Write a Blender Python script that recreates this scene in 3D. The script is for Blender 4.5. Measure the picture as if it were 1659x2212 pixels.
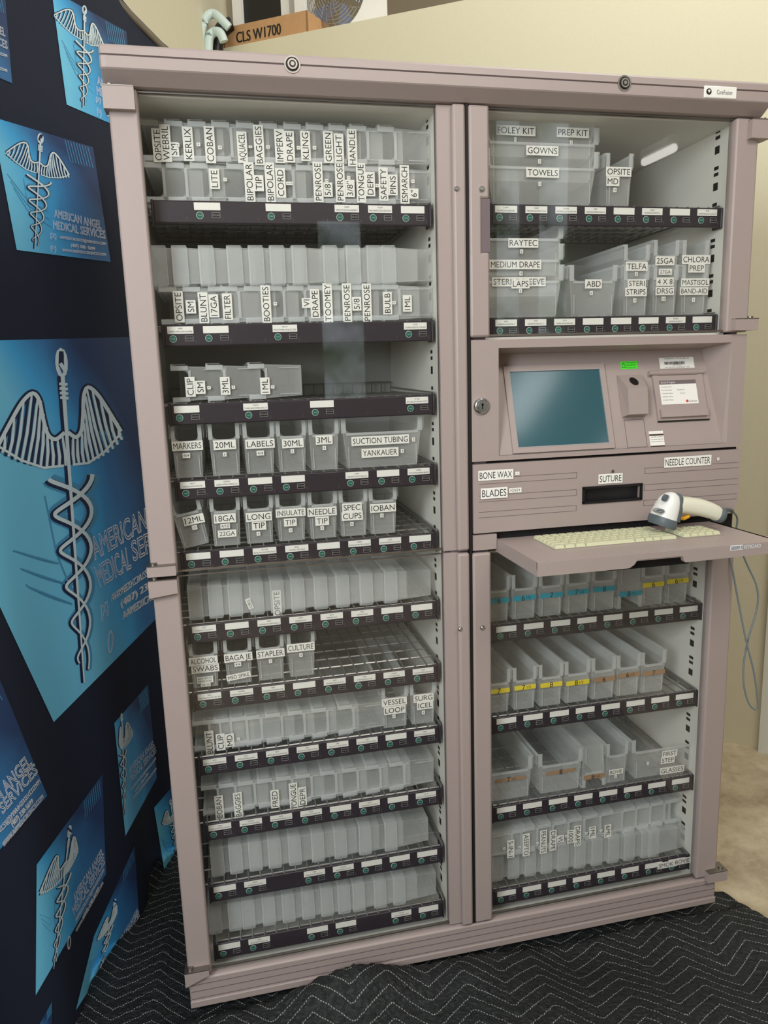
import bpy, math, random
from mathutils import Vector, Matrix
from mathutils.bvhtree import BVHTree
random.seed(7)
D = bpy.data
for o in list(D.objects): D.objects.remove(o)
SC = bpy.context.scene
COL = SC.collection
R = math.radians
# ------------------------------------------------------------------ camera
FPX = 1585.65
CAM = Vector((0.1548, -1.4504, 1.3798))
FWD = Vector((0.20714133, 0.96102422, -0.18309811))
RT = Vector((0.97584152, -0.21625718, -0.03108322))
UP = Vector((0.06946801, 0.17223612, 0.98260313))
cam = D.objects.new('camera', D.cameras.new('camera')); COL.objects.link(cam)
cam.data.sensor_fit = 'VERTICAL'; cam.data.sensor_height = 24.0
cam.data.lens = 24.0 * FPX / 2212.0
cam.data.clip_start = 0.02
cam.matrix_world = Matrix(((RT.x, UP.x, -FWD.x, CAM.x), (RT.y, UP.y, -FWD.y, CAM.y), (RT.z, UP.z, -FWD.z, CAM.z), (0, 0, 0, 1)))
SC.camera = cam
# ------------------------------------------------------------------ light
SC.view_settings.view_transform = 'Standard'; SC.view_settings.look = 'None'
SC.view_settings.exposure = 0.22; SC.view_settings.gamma = 1.0
SC.cycles.transparent_max_bounces = 40
SC.cycles.max_bounces = 8; SC.cycles.diffuse_bounces = 4
w = D.worlds.new('world'); SC.world = w; w.use_nodes = True
w.node_tree.nodes['Background'].inputs[0].default_value = (1.0, 0.98, 0.97, 1)
w.node_tree.nodes['Background'].inputs[1].default_value = 0.40
def area(name, loc, target, sx, sy, power, col):
    l = D.lights.new(name, 'AREA'); l.shape = 'RECTANGLE'; l.size = sx; l.size_y = sy; l.energy = power; l.color = col
    o = D.objects.new(name, l); COL.objects.link(o); o.location = loc
    o.rotation_euler = (Vector(target) - Vector(loc)).to_track_quat('-Z', 'Y').to_euler(); return o
area('ceiling_lamp_light', (0.9, -2.4, 3.3), (0.9, 0.2, 0.9), 2.0, 0.8, 36, (1.0, 0.95, 0.86))
area('left_front_light', (-1.08, -2.05, 2.0), (0.9, 0.3, 0.9), 0.7, 1.2, 45, (0.9, 0.96, 1.0))  # added light at left front, placed so the cabinet shades the right wall
area('upper_wall_fill', (1.6, 0.2, 3.9), (1.3, 1.6, 2.3), 1.0, 1.0, 26, (1.0, 0.95, 0.84))  # added fill that brightens the upper wall; no lamp hangs there

# ------------------------------------------------------------------ calibrated view -> world points on named planes
def ray(px, py): return (FWD + RT * ((px - 829.5) / FPX) - UP * ((py - 1106.0) / FPX))
def U(px, py, ax, v):
    d = ray(px, py); return CAM + d * ((v - CAM[ax]) / d[ax])
CROP = {'f': (0, 0, 1), 1: (200, 80, .4943), 2: (280, 440, .4461), 3: (280, 780, .4461), 4: (300, 1180, .434), 5: (380, 1560, .4099),
        6: (980, 80, .4093), 7: (980, 440, .4093), 8: (980, 720, .4093), 9: (980, 1180, .4093), 10: (980, 1540, .4093)}
def CP(c, x, y, yy):
    a = CROP[c]; return U(a[0] + a[2] * x, a[1] + a[2] * y, 1, yy)

# ------------------------------------------------------------------ materials
def nodes(name):
    m = D.materials.new(name); m.use_nodes = True; t = m.node_tree; t.nodes.clear()
    o = t.nodes.new('ShaderNodeOutputMaterial'); return m, t, o
def srgb(r, g, b):
    f = lambda c: ((c / 255 + .055) / 1.055) ** 2.4 if c > 10 else c / 255 / 12.92
    return (f(r), f(g), f(b), 1)
def mat(name, col, rough=.5, metal=0, bump=0, scale=200, var=0, spec=.5):
    m, t, o = nodes(name); b = t.nodes.new('ShaderNodeBsdfPrincipled'); t.links.new(b.outputs[0], o.inputs[0])
    b.inputs['Base Color'].default_value = col; b.inputs['Roughness'].default_value = rough; b.inputs['Metallic'].default_value = metal
    b.inputs['Specular IOR Level'].default_value = spec
    if bump or var:
        tc = t.nodes.new('ShaderNodeTexCoord'); n = t.nodes.new('ShaderNodeTexNoise'); n.inputs['Scale'].default_value = scale
        n.inputs['Detail'].default_value = 4; t.links.new(tc.outputs['Object'], n.inputs['Vector'])
        if bump:
            bp = t.nodes.new('ShaderNodeBump'); bp.inputs['Strength'].default_value = bump; bp.inputs['Distance'].default_value = .002
            t.links.new(n.outputs[0], bp.inputs['Height']); t.links.new(bp.outputs[0], b.inputs['Normal'])
        if var:
            r = t.nodes.new('ShaderNodeValToRGB'); r.color_ramp.elements[0].position = .3; r.color_ramp.elements[1].position = .7
            r.color_ramp.elements[0].color = tuple(c * (1 - var) for c in col[:3]) + (1,); r.color_ramp.elements[1].color = tuple(min(1, c * (1 + var)) for c in col[:3]) + (1,)
            t.links.new(n.outputs[0], r.inputs[0]); t.links.new(r.outputs[0], b.inputs['Base Color'])
    return m
def mat_trans(name, col, fac, rough=.3, gloss=.05):
    """milky see-through plastic"""
    m, t, o = nodes(name)
    tr = t.nodes.new('ShaderNodeBsdfTransparent'); d = t.nodes.new('ShaderNodeBsdfDiffuse'); tl = t.nodes.new('ShaderNodeBsdfTranslucent')
    g = t.nodes.new('ShaderNodeBsdfGlossy'); g.inputs['Roughness'].default_value = rough
    d.inputs[0].default_value = col; tl.inputs[0].default_value = col
    m1 = t.nodes.new('ShaderNodeMixShader'); m1.inputs[0].default_value = .45; t.links.new(d.outputs[0], m1.inputs[1]); t.links.new(tl.outputs[0], m1.inputs[2])
    m2 = t.nodes.new('ShaderNodeMixShader'); m2.inputs[0].default_value = fac; t.links.new(tr.outputs[0], m2.inputs[1]); t.links.new(m1.outputs[0], m2.inputs[2])
    m3 = t.nodes.new('ShaderNodeMixShader'); m3.inputs[0].default_value = gloss; t.links.new(m2.outputs[0], m3.inputs[1]); t.links.new(g.outputs[0], m3.inputs[2])
    t.links.new(m3.outputs[0], o.inputs[0]); return m
M = {}
M['mauve'] = mat('mauve_plastic', srgb(166, 151, 147), .42, bump=.12, scale=900)
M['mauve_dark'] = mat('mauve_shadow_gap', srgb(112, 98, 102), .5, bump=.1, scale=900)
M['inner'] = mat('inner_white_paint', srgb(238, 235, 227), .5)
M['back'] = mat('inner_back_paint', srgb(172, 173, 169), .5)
M['black'] = mat('black_plastic', srgb(22, 21, 24), .4)
M['gap'] = mat('dark_gap', srgb(14, 13, 15), .7)
M['rail'] = mat('dark_rail_plastic', srgb(52, 45, 53), .35, bump=.05, scale=500)
M['wire'] = mat('coated_wire', srgb(150, 148, 146), .3, .5)
M['paper'] = mat('paper_label', srgb(240, 238, 232), .6)
M['ink'] = mat('black_ink', srgb(25, 24, 26), .6)
M['inkred'] = mat('red_ink', srgb(200, 60, 50), .6)
M['inkgrey'] = mat('grey_ink', srgb(110, 108, 110), .6)
M['green_btn'] = mat('green_button', srgb(25, 98, 84), .4)
M['ring'] = mat('button_ring', srgb(190, 205, 200), .5)
M['ringd'] = mat('button_square_outline', srgb(160, 156, 158), .5)
M['bin'] = mat_trans('translucent_bin_plastic', (.95, .96, .95, 1), .21, .35, .03)
M['binrim'] = mat_trans('translucent_bin_rim', (.95, .97, .98, 1), .38, .3, .05)
M['binband'] = mat_trans('translucent_bin_apron', (.95, .97, .98, 1), .22, .3, .03)
M['blue'] = mat('blue_tape', srgb(48, 165, 190), .5)
M['yellow'] = mat('yellow_tape', srgb(238, 216, 60), .5)
M['brown'] = mat('brown_tape', srgb(168, 134, 104), .5)
M['chrome'] = mat('chrome', srgb(200, 200, 200), .22, 1)
M['steel'] = mat('brushed_steel', srgb(150, 144, 138), .42, 1)
M['key'] = mat('cream_keys', srgb(205, 205, 172), .5)
M['white'] = mat('white_plastic', srgb(236, 236, 232), .3)
M['cream'] = mat('cream_plastic', srgb(226, 224, 205), .35)
M['grey'] = mat('grey_rubber', srgb(92, 102, 108), .5)
M['orange'] = mat('orange_trigger', srgb(226, 160, 30), .4)
M['cable'] = mat('grey_cable', srgb(120, 130, 135), .4)
M['neon'] = mat('green_sticker', srgb(80, 240, 50), .5)
M['wall'] = mat('cream_wall_paint', srgb(216, 210, 184), .7, bump=.06, scale=120, var=.015)
M['brownwall'] = mat('taupe_wall_paint', srgb(150, 138, 118), .7)
M['doorpaint'] = mat('pale_door_paint', srgb(215, 215, 205), .5)
M['card'] = mat('cardboard', srgb(190, 148, 104), .8, var=.06, scale=30)
M['navy'] = mat('navy_fabric', srgb(38, 44, 62), .75, bump=.4, scale=700, spec=.25)
M['pale_hose'] = mat('pale_hose', srgb(205, 222, 218), .4)
M['teal'] = mat('blueish_filler', srgb(46, 86, 112), .5)
M['foot'] = mat('foot_plastic', srgb(150, 130, 115), .6)

def mat_glass():
    m, t, o = nodes('door_glass')
    tr = t.nodes.new('ShaderNodeBsdfTransparent'); tr.inputs[0].default_value = (.972, .976, .970, 1)
    g = t.nodes.new('ShaderNodeBsdfGlossy'); g.inputs['Roughness'].default_value = .015
    f = t.nodes.new('ShaderNodeLayerWeight'); f.inputs[0].default_value = .5
    p5 = t.nodes.new('ShaderNodeMath'); p5.operation = 'POWER'; p5.inputs[1].default_value = 5; t.links.new(f.outputs[1], p5.inputs[0])
    ml = t.nodes.new('ShaderNodeMath'); ml.operation = 'MULTIPLY_ADD'; ml.inputs[1].default_value = .9; ml.inputs[2].default_value = .036; t.links.new(p5.outputs[0], ml.inputs[0])
    x = t.nodes.new('ShaderNodeMixShader'); t.links.new(ml.outputs[0], x.inputs[0]); t.links.new(tr.outputs[0], x.inputs[1]); t.links.new(g.outputs[0], x.inputs[2])
    t.links.new(x.outputs[0], o.inputs[0]); return m
M['glass'] = mat_glass()
def mat_screen():
    m, t, o = nodes('screen_glass'); b = t.nodes.new('ShaderNodeBsdfPrincipled'); t.links.new(b.outputs[0], o.inputs[0])
    b.inputs['Roughness'].default_value = .12; b.inputs['Base Color'].default_value = srgb(52, 92, 102)  # teal base colour stands in for part of the screen's reflection
    b.inputs['Specular IOR Level'].default_value = .9; return m
M['screen'] = mat_screen()
def mat_concrete():
    m, t, o = nodes('concrete_floor'); b = t.nodes.new('ShaderNodeBsdfPrincipled'); t.links.new(b.outputs[0], o.inputs[0])
    tc = t.nodes.new('ShaderNodeTexCoord'); n = t.nodes.new('ShaderNodeTexNoise'); n.inputs['Scale'].default_value = 6; n.inputs['Detail'].default_value = 8
    n.inputs['Roughness'].default_value = .7
    r = t.nodes.new('ShaderNodeValToRGB'); r.color_ramp.elements[0].position = .35; r.color_ramp.elements[1].position = .68
    r.color_ramp.elements[0].color = srgb(146, 130, 106); r.color_ramp.elements[1].color = srgb(204, 190, 162)
    t.links.new(tc.outputs['Object'], n.inputs['Vector']); t.links.new(n.outputs[0], r.inputs[0]); t.links.new(r.outputs[0], b.inputs['Base Color'])
    b.inputs['Roughness'].default_value = .45; return m
M['concrete'] = mat_concrete()
def mat_print():
    """printed blue card: bright cyan upper left, navy right, from the card's own UV"""
    m, t, o = nodes('blue_print'); b = t.nodes.new('ShaderNodeBsdfPrincipled'); t.links.new(b.outputs[0], o.inputs[0])
    b.inputs['Roughness'].default_value = .55
    uv = t.nodes.new('ShaderNodeUVMap'); uv.uv_map = 'uv'
    sx = t.nodes.new('ShaderNodeSeparateXYZ'); t.links.new(uv.outputs[0], sx.inputs[0])
    n = t.nodes.new('ShaderNodeTexNoise'); n.inputs['Scale'].default_value = 2.2; n.inputs['Detail'].default_value = 3; n.inputs['Distortion'].default_value = 1.2
    t.links.new(uv.outputs[0], n.inputs['Vector'])
    def mth(op, a, c):
        q = t.nodes.new('ShaderNodeMath'); q.operation = op
        for i, v in enumerate((a, c)):
            if isinstance(v, (int, float)): q.inputs[i].default_value = v
            else: t.links.new(v, q.inputs[i])
        return q.outputs[0]
    # v = 1 at the card's top edge
    a = mth('MULTIPLY', sx.outputs[0], .95)
    k = mth('MULTIPLY', sx.outputs[1], .55)
    a = mth('MULTIPLY', a, mth('ADD', k, .75)); a = mth('ADD', a, mth('MULTIPLY', mth('MAXIMUM', mth('SUBTRACT', sx.outputs[1], .75), 0), .9))
    a = mth('ADD', a, mth('MULTIPLY', mth('SUBTRACT', n.outputs[0], .5), .28))
    r = t.nodes.new('ShaderNodeValToRGB'); e = r.color_ramp.elements
    e[0].position = .05; e[0].color = srgb(122, 216, 255); e[1].position = .95; e[1].color = srgb(42, 68, 114)
    x = e.new(.35); x.color = srgb(72, 184, 248); x = e.new(.62); x.color = srgb(58, 126, 186)
    t.links.new(a, r.inputs[0]); t.links.new(r.outputs[0], b.inputs['Base Color']); return m
M['print'] = mat_print()
M['art'] = mat('print_highlight', srgb(228, 248, 255), .5)
M['artdark'] = mat('print_shadow_line', srgb(20, 40, 78), .5)
M['artmid'] = mat('print_mid_blue', srgb(80, 160, 205), .5)
M['whiteink'] = mat('white_ink', srgb(228, 234, 240), .5)

# ------------------------------------------------------------------ mesh building
class MB:
    def __init__(s): s.v = []; s.f = []; s.m = []; s.sm = []
    def add(s, vs, fs, mi=0, smooth=False):
        b = len(s.v); s.v += [tuple(v) for v in vs]
        for f in fs: s.f.append(tuple(b + i for i in f)); s.m.append(mi); s.sm.append(smooth)
        return s
    def box(s, a, b, mi=0, bev=0):
        (x0, y0, z0), (x1, y1, z1) = a, b
        if x0 > x1: x0, x1 = x1, x0
        if y0 > y1: y0, y1 = y1, y0
        if z0 > z1: z0, z1 = z1, z0
        if not bev:
            vs = [(x0, y0, z0), (x1, y0, z0), (x1, y1, z0), (x0, y1, z0), (x0, y0, z1), (x1, y0, z1), (x1, y1, z1), (x0, y1, z1)]
            return s.add(vs, [(0, 3, 2, 1), (4, 5, 6, 7), (0, 1, 5, 4), (1, 2, 6, 5), (2, 3, 7, 6), (3, 0, 4, 7)], mi)
        # bevelled box: rounded in plan and at the rims (stack of rings along y)
        bev = min(bev, (x1 - x0) / 2.2, (y1 - y0) / 2.2, (z1 - z0) / 2.2)
        rings = []
        for yy, ins in ((y0, bev), (y0 + bev * .3, bev * .3), (y0 + bev, 0), (y1 - bev, 0), (y1 - bev * .3, bev * .3), (y1, bev)):
            r = bev; pts = []
            for cx, cz, a0 in ((x1 - r, z1 - r, 0), (x0 + r, z1 - r, 90), (x0 + r, z0 + r, 180), (x1 - r, z0 + r, 270)):
                for k in range(4):
                    an = R(a0 + 30 * k); rr = max(r - ins, 0)
                    pts.append((cx + rr * math.cos(an), yy, cz + rr * math.sin(an)))
            rings.append(pts)
        return s.loft(rings, mi, True, True)
    def loft(s, rings, mi=0, cap=True, smooth=False):
        n = len(rings[0]); vs = [p for r in rings for p in r]; fs = []
        for k in range(len(rings) - 1):
            for i in range(n):
                j = (i + 1) % n; fs.append((k * n + i, k * n + j, (k + 1) * n + j, (k + 1) * n + i))
        s.add(vs, fs, mi, smooth)
        if cap:
            s.add(rings[0], [tuple(range(n - 1, -1, -1))], mi); s.add(rings[-1], [tuple(range(n))], mi)
        return s
    def prism(s, poly, axis, a, b, mi=0):
        """extrude a 2D outline along an axis; poly is given in the other two axes (cyclic order of xyz without axis)"""
        def P(p, t):
            q = [0, 0, 0]; o = [i for i in range(3) if i != axis]; q[o[0]] = p[0]; q[o[1]] = p[1]; q[axis] = t; return q
        n = len(poly); vs = [P(p, a) for p in poly] + [P(p, b) for p in poly]
        fs = [tuple(range(n)), tuple(range(2 * n - 1, n - 1, -1))] + [(i, (i + 1) % n + 0, (i + 1) % n + n, i + n) for i in range(n)]
        return s.add(vs, fs, mi)
    def tube(s, pts, r, mi=0, n=8, cap=True):
        pts = [Vector(p) for p in pts]; rings = []
        for i, p in enumerate(pts):
            d = (pts[min(i + 1, len(pts) - 1)] - pts[max(i - 1, 0)]).normalized()
            a = Vector((0, 0, 1)) if abs(d.z) < .9 else Vector((1, 0, 0))
            u = d.cross(a).normalized(); v = d.cross(u)
            rr = r[i] if isinstance(r, (list, tuple)) else r
            rings.append([tuple(p + (u * math.cos(2 * math.pi * k / n) + v * math.sin(2 * math.pi * k / n)) * rr) for k in range(n)])
        return s.loft(rings, mi, cap, n > 5)
    def cyl(s, c, r, ax, h, mi=0, n=24):
        d = Vector((0, 0, 0)); d[ax] = h; return s.tube([c, Vector(c) + d], r, mi, n)
    def xf(s, fn): s.v = [tuple(fn(Vector(p))) for p in s.v]; return s
    def mesh(s, name, mats, recalc=False):
        me = D.meshes.new(name); me.from_pydata(s.v, [], s.f)
        for m in mats: me.materials.append(M[m] if isinstance(m, str) else m)
        me.polygons.foreach_set('material_index', s.m); me.polygons.foreach_set('use_smooth', s.sm)
        me.update()
        import bmesh
        bm = bmesh.new(); bm.from_mesh(me); bmesh.ops.remove_doubles(bm, verts=bm.verts, dist=1e-6) if recalc else None
        bmesh.ops.recalc_face_normals(bm, faces=bm.faces); bm.to_mesh(me); bm.free()
        return me
    def obj(s, name, mats, parent=None, loc=(0, 0, 0)):
        if not isinstance(mats, (list, tuple)): mats = [mats]
        o = D.objects.new(name, s.mesh(name, mats)); COL.objects.link(o); o.location = loc
        if parent is not None: o.parent = parent
        return o
def thing(name, label, cat, loc=(0, 0, 0), group=None):
    o = D.objects.new(name, None); COL.objects.link(o); o.location = loc; o.empty_display_size = .05
    return tag(o, label, cat, group)
def tag(o, label, cat, group=None, kind=None):
    o['label'] = label; o['category'] = cat
    if group: o['group'] = group
    if kind: o['kind'] = kind
    return o
def struct(o): o['kind'] = 'structure'; return o

# ------------------------------------------------------------------ lettering
_tc = {}
def raw_text(s, outline=0):
    k = (s, outline)
    if k in _tc: return _tc[k]
    c = D.curves.new('t', 'FONT'); c.body = s; c.size = 1; c.resolution_u = 2 if len(s) > 12 else 4
    if outline: c.fill_mode = 'NONE'; c.bevel_depth = outline; c.bevel_resolution = 0
    o = D.objects.new('t', c); COL.objects.link(o)
    bpy.context.view_layer.update()
    me = D.meshes.new_from_object(o.evaluated_get(bpy.context.evaluated_depsgraph_get()))
    v = [(p.co.x, p.co.y, p.co.z) for p in me.vertices]; f = [tuple(p.vertices) for p in me.polygons]
    D.objects.remove(o); D.curves.remove(c); D.meshes.remove(me)
    _tc[k] = (v, f); return _tc[k]
_h = raw_text('H'); CAPH = max(p[1] for p in _h[0])
def text_geo(s, outline=0, lower=False):
    """lettering with cap height 1, starting at x = 0"""
    v, f = raw_text(s, outline)
    if not v: return [], [], 0
    x0 = min(p[0] for p in v)
    v = [((p[0] - x0) / CAPH, p[1] / CAPH, p[2] / CAPH) for p in v]
    return v, f, max(p[0] for p in v)
def text_on(mb, s, c, cap, Rv, Uv, mi, maxw=None, bold=0, width=None, off=.0006):
    """centre the lettering at c"""
    v, f, wd = text_geo(s)
    if not v: return 0
    sx = cap
    if width: sx = width / wd
    elif maxw and wd * sx > maxw: sx = maxw / wd
    N = Vector(Rv).cross(Vector(Uv)); C = Vector(c) + N * off
    mb.add([tuple(C + Rv * ((p[0] - wd / 2) * sx) + Uv * ((p[1] - .5) * cap)) for p in v], f, mi)
    if bold:
        for dx in (-bold, bold):
            mb.add([tuple(C + N * (dx * .02) + Rv * ((p[0] - wd / 2) * sx + dx) + Uv * ((p[1] - .5) * cap)) for p in v], f, mi)
    return wd * sx
ROT = {0: (Vector((1, 0, 0)), Vector((0, 0, 1))), 90: (Vector((0, 0, 1)), Vector((-1, 0, 0))), -90: (Vector((0, 0, -1)), Vector((1, 0, 0))), 180: (Vector((-1, 0, 0)), Vector((0, 0, -1)))}
def RV(a):
    if a in ROT: return ROT[a]
    return Vector((math.cos(R(a)), 0, math.sin(R(a)))), Vector((-math.sin(R(a)), 0, math.cos(R(a))))
_stk = [0]
def sticker(parent, ploc, c, s, cap=.0118, rot=0, maxw=.075, name='label_sticker', paper='paper', ink='ink', pad=.003, minw=0, plen=None, bold=0):
    """paper label with printed words, facing the front (-y)"""
    Rv, Uv = RV(rot); mb = MB(); lines = s.split('|'); _stk[0] += 1; c = Vector(c) - Vector((0, (_stk[0] % 4) * .0007, 0))
    ws = []
    tot = cap * 1.45 * len(lines)
    for i, ln in enumerate(lines):
        cc = Uv * (((len(lines) - 1) / 2 - i) * cap * 1.4)
        ws.append(text_on(mb, ln, cc, cap, Rv, Uv, 1, maxw=maxw, off=.0005, bold=bold) if ln.strip() else 0)
    wd = plen or max(max(ws) + 2 * pad, minw); hh = tot + pad * .6
    p = MB(); N = Rv.cross(Uv); t = .0004
    q = [Rv * (sx * wd / 2) + Uv * (sz * hh / 2) for sx, sz in ((-1, -1), (1, -1), (1, 1), (-1, 1))]
    p.add([tuple(a) for a in q] + [tuple(a + N * t) for a in q], [(0, 3, 2, 1), (4, 5, 6, 7), (0, 1, 5, 4), (1, 2, 6, 5), (2, 3, 7, 6), (3, 0, 4, 7)], 0)
    p.add(mb.v, mb.f, 1)
    return p.obj(name, [paper, ink], parent, Vector(c) - Vector(ploc))

# ------------------------------------------------------------------ room
FLD = Vector((math.cos(R(42)), -math.sin(R(42)), 0))      # the partition runs diagonally behind the cabinet
WB0 = Vector((1.904, .749, 0))
def wallpt(s, z, off=0):
    n = Vector((math.sin(R(42)), math.cos(R(42)), 0)); p = WB0 + FLD * s + n * off; return Vector((p.x, p.y, z))
fl = MB(); fl.box((-3.2, -5.2, -.06), (6, 5.5, 0)); struct(fl.obj('floor', 'concrete'))
SB0, SB1 = -2.55, 3.4
zl = lambda s: 2.84 + (-.1 / 1.2) * (s + 2.22)
mb = MB(); T = .9
q = []
for s_ in (SB0, SB1):
    q += [wallpt(s_, 0), wallpt(s_, 0, T), wallpt(s_, zl(s_), T), wallpt(s_, zl(s_), 0)]
mb.add(q, [(0, 1, 2, 3), (4, 7, 6, 5), (0, 3, 7, 4), (1, 5, 6, 2), (3, 2, 6, 7), (0, 4, 5, 1)])
struct(mb.obj('wall_back', 'wall'))
mb = MB(); q = [wallpt(s_, z, o_) for s_ in (-3.6, 3.4) for (z, o_) in ((0, T + .7), (0, T + .78), (4.4, T + .78), (4.4, T + .7))]
mb.add(q, [(0, 1, 2, 3), (4, 7, 6, 5), (0, 3, 7, 4), (1, 5, 6, 2), (3, 2, 6, 7), (0, 4, 5, 1)]); struct(mb.obj('wall_loft', 'brownwall'))
WL0 = Vector((.235, 2.22, 0)); WLD = Vector((.347, .938, 0))
mb = MB(); a = WL0 - WLD * 4.2; b = WL0 + WLD * 2.5; n = Vector((-.938, .347, 0)) * .08
mb.add([a, b, b + n, a + n] + [p + Vector((0, 0, 4.4)) for p in (a, b, b + n, a + n)], [(0, 3, 2, 1), (4, 5, 6, 7), (0, 1, 5, 4), (1, 2, 6, 5), (2, 3, 7, 6), (3, 0, 4, 7)])
struct(mb.obj('wall_left', 'wall'))
mb = MB(); mb.box((2.35, -5.0, 3.5), (6, .2, 3.58)); struct(mb.obj('ceiling', 'brownwall'))  # unseen partial slab, added to darken the screen reflection and right wall
mb = MB(); mb.box((3.5, -4.6, 0), (3.58, -.5, 3.5)); struct(mb.obj('wall_right_blocker', 'brownwall'))  # unseen wall, added to cut ambient light from the right
# door casing on the diagonal wall, right edge of view
mb = MB(); q = [wallpt(s_, z, o_) for s_ in (.105, .20) for (z, o_) in ((0, -.03), (0, 0), (2.15, 0), (2.15, -.03))]
mb.add(q, [(0, 1, 2, 3), (4, 7, 6, 5), (0, 3, 7, 4), (1, 5, 6, 2), (3, 2, 6, 7), (0, 4, 5, 1)]); struct(mb.obj('trim_1', 'doorpaint'))
mb = MB(); q = [wallpt(s_, z, o_) for s_ in (.20, 1.1) for (z, o_) in ((0, -.012), (0, 0), (2.1, 0), (2.1, -.012))]
mb.add(q, [(0, 1, 2, 3), (4, 7, 6, 5), (0, 3, 7, 4), (1, 5, 6, 2), (3, 2, 6, 7), (0, 4, 5, 1)]); struct(mb.obj('door_1', 'doorpaint'))
# wall and windows behind the photographer (seen only in reflections)
YW = -4.6
WIN = [(1.0, 1.35, 1.2, 2.6), (2.50, 2.72, .9, 3.4), (2.88, 3.16, .9, 3.4)]
mb = MB(); xc_ = -3.2
for a_, b_, z0_, z1_ in WIN:
    mb.box((xc_, YW - .12, 0), (a_, YW, 4.4)); mb.box((a_, YW - .12, 0), (b_, YW, z0_)); mb.box((a_, YW - .12, z1_), (b_, YW, 4.4)); xc_ = b_
mb.box((xc_, YW - .12, 0), (6, YW, 4.4))
struct(mb.obj('wall_front', 'brownwall'))
mwin, t, o_ = nodes('daylight_window'); e = t.nodes.new('ShaderNodeEmission'); tc = t.nodes.new('ShaderNodeTexCoord'); nn = t.nodes.new('ShaderNodeTexNoise'); nn.inputs['Scale'].default_value = 3
rr = t.nodes.new('ShaderNodeValToRGB'); rr.color_ramp.elements[0].color = (.12, .2, .1, 1); rr.color_ramp.elements[0].position = .4; rr.color_ramp.elements[1].color = (.85, .95, 1, 1); rr.color_ramp.elements[1].position = .6
t.links.new(tc.outputs['Object'], nn.inputs['Vector']); t.links.new(nn.outputs[0], rr.inputs[0]); t.links.new(rr.outputs[0], e.inputs[0]); e.inputs[1].default_value = 1.5; t.links.new(e.outputs[0], o_.inputs[0])
mpan, t, o_ = nodes('glowing_panel'); e = t.nodes.new('ShaderNodeEmission'); e.inputs[0].default_value = (.95, 1, 1, 1); e.inputs[1].default_value = 3.5; t.links.new(e.outputs[0], o_.inputs[0])
for i, (a_, b_, z0_, z1_) in enumerate(WIN):
    mb = MB(); mb.box((a_, YW - .08, z0_), (b_, YW - .05, z1_)); wo = struct(mb.obj('window_%d' % (i + 1), [mwin]))
    fm = MB(); c_ = (z0_ + z1_) / 2
    fm.box((a_, YW - .049, c_ - .02), (b_, YW - .01, c_ + .02)); fm.obj('window_frame', 'doorpaint', wo)
skl = MB(); skl.box((2.37, -3.9, 3.47), (2.66, -2.9, 3.495)); lp = tag(skl.obj('screen_reflection_panel', [mpan]), 'flat glowing panel added overhead to be mirrored in the cabinet screen', 'lamp')  # unseen glowing panel, added only for a bright reflection on the screen

# ------------------------------------------------------------------ things on the ledge
def ledge(px, py, off=0.02):
    """the point of the ledge plane front edge seen at this pixel"""
    d = ray(px, py); n = Vector((math.sin(R(42)), math.cos(R(42)), 0)); t_ = ((WB0 + n * off - CAM).dot(n)) / d.dot(n); return CAM + d * t_
NB = Vector((math.sin(R(42)), math.cos(R(42)), 0))
def s_of(p): return (p - WB0).dot(FLD)
ZREF = [None]
def lbox(mb, s0, s1, z0, z1, o0, o1, mi=0):
    mid_ = zl((s0 + s1) / 2) - ZREF[0] if ZREF[0] else 0
    q = [wallpt(s_, z + (zl(s_) - ZREF[0] if ZREF[0] else 0), oo) for s_ in (s0, s1) for (z, oo) in ((z0, o0), (z0, o1), (z1, o1), (z1, o0))]
    mb.add(q, [(0, 1, 2, 3), (4, 7, 6, 5), (0, 3, 7, 4), (1, 5, 6, 2), (3, 2, 6, 7), (0, 4, 5, 1)], mi)
a = ledge(482, 90); b = ledge(664, 53)
sa, sb = s_of(a), s_of(b); zt = zl((sa + sb) / 2)
box = thing('cardboard_box', 'shallow brown cardboard carton marked CLS W1700 on the ledge above the cabinet', 'box', wallpt((sa + sb) / 2, zt, .1))
ZREF[0] = zt; mb = MB(); z0 = zt + .002; H_ = .088
lbox(mb, sa, sb, z0, z0 + .006, .02, .42); lbox(mb, sa, sb, z0, z0 + H_, .02, .027); lbox(mb, sa, sb, z0, z0 + H_, .413, .42)
lbox(mb, sa, sa + .007, z0, z0 + H_, .02, .42); lbox(mb, sb - .007, sb, z0, z0 + H_, .02, .42)
def wp(o, p): o.location = -Vector(p.location); o.parent = p; return o
wp(mb.obj('carton', 'card'), box)
mb = MB(); c_ = wallpt((sa + sb) / 2 - .03, z0 + H_ * .46, .02)
text_on(mb, 'CLS W1700', c_, .042, (FLD + Vector((0, 0, -.0833))).normalized(), Vector((0, 0, 1)), 0, width=.245, off=.001, bold=.0015); wp(mb.obj('printed_lettering', 'ink'), box)
s0 = s_of(ledge(515, 40, .2)); s1 = s_of(ledge(636, 20, .2))
fr = thing('framed_panel', 'white framed dark glass panel standing in the cardboard carton on the ledge', 'frame', wallpt((s0 + s1) / 2, z0, .2))
mb = MB()
zb_ = z0 + .008; zt_ = zb_ + .6
lbox(mb, s0, s0 + .05, zb_, zt_, .16, .22); lbox(mb, s1 - .045, s1, zb_, zt_, .16, .22); lbox(mb, s0, s1, zb_, zb_ + .05, .16, .22); lbox(mb, s0, s1, zt_ - .05, zt_, .16, .22)
wp(mb.obj('frame', 'white'), fr)
mb = MB(); lbox(mb, s0 + .05, s1 - .045, zb_ + .05, zt_ - .05, .18, .2); wp(mb.obj('dark_panel', 'black'), fr); ZREF[0] = None
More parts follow.
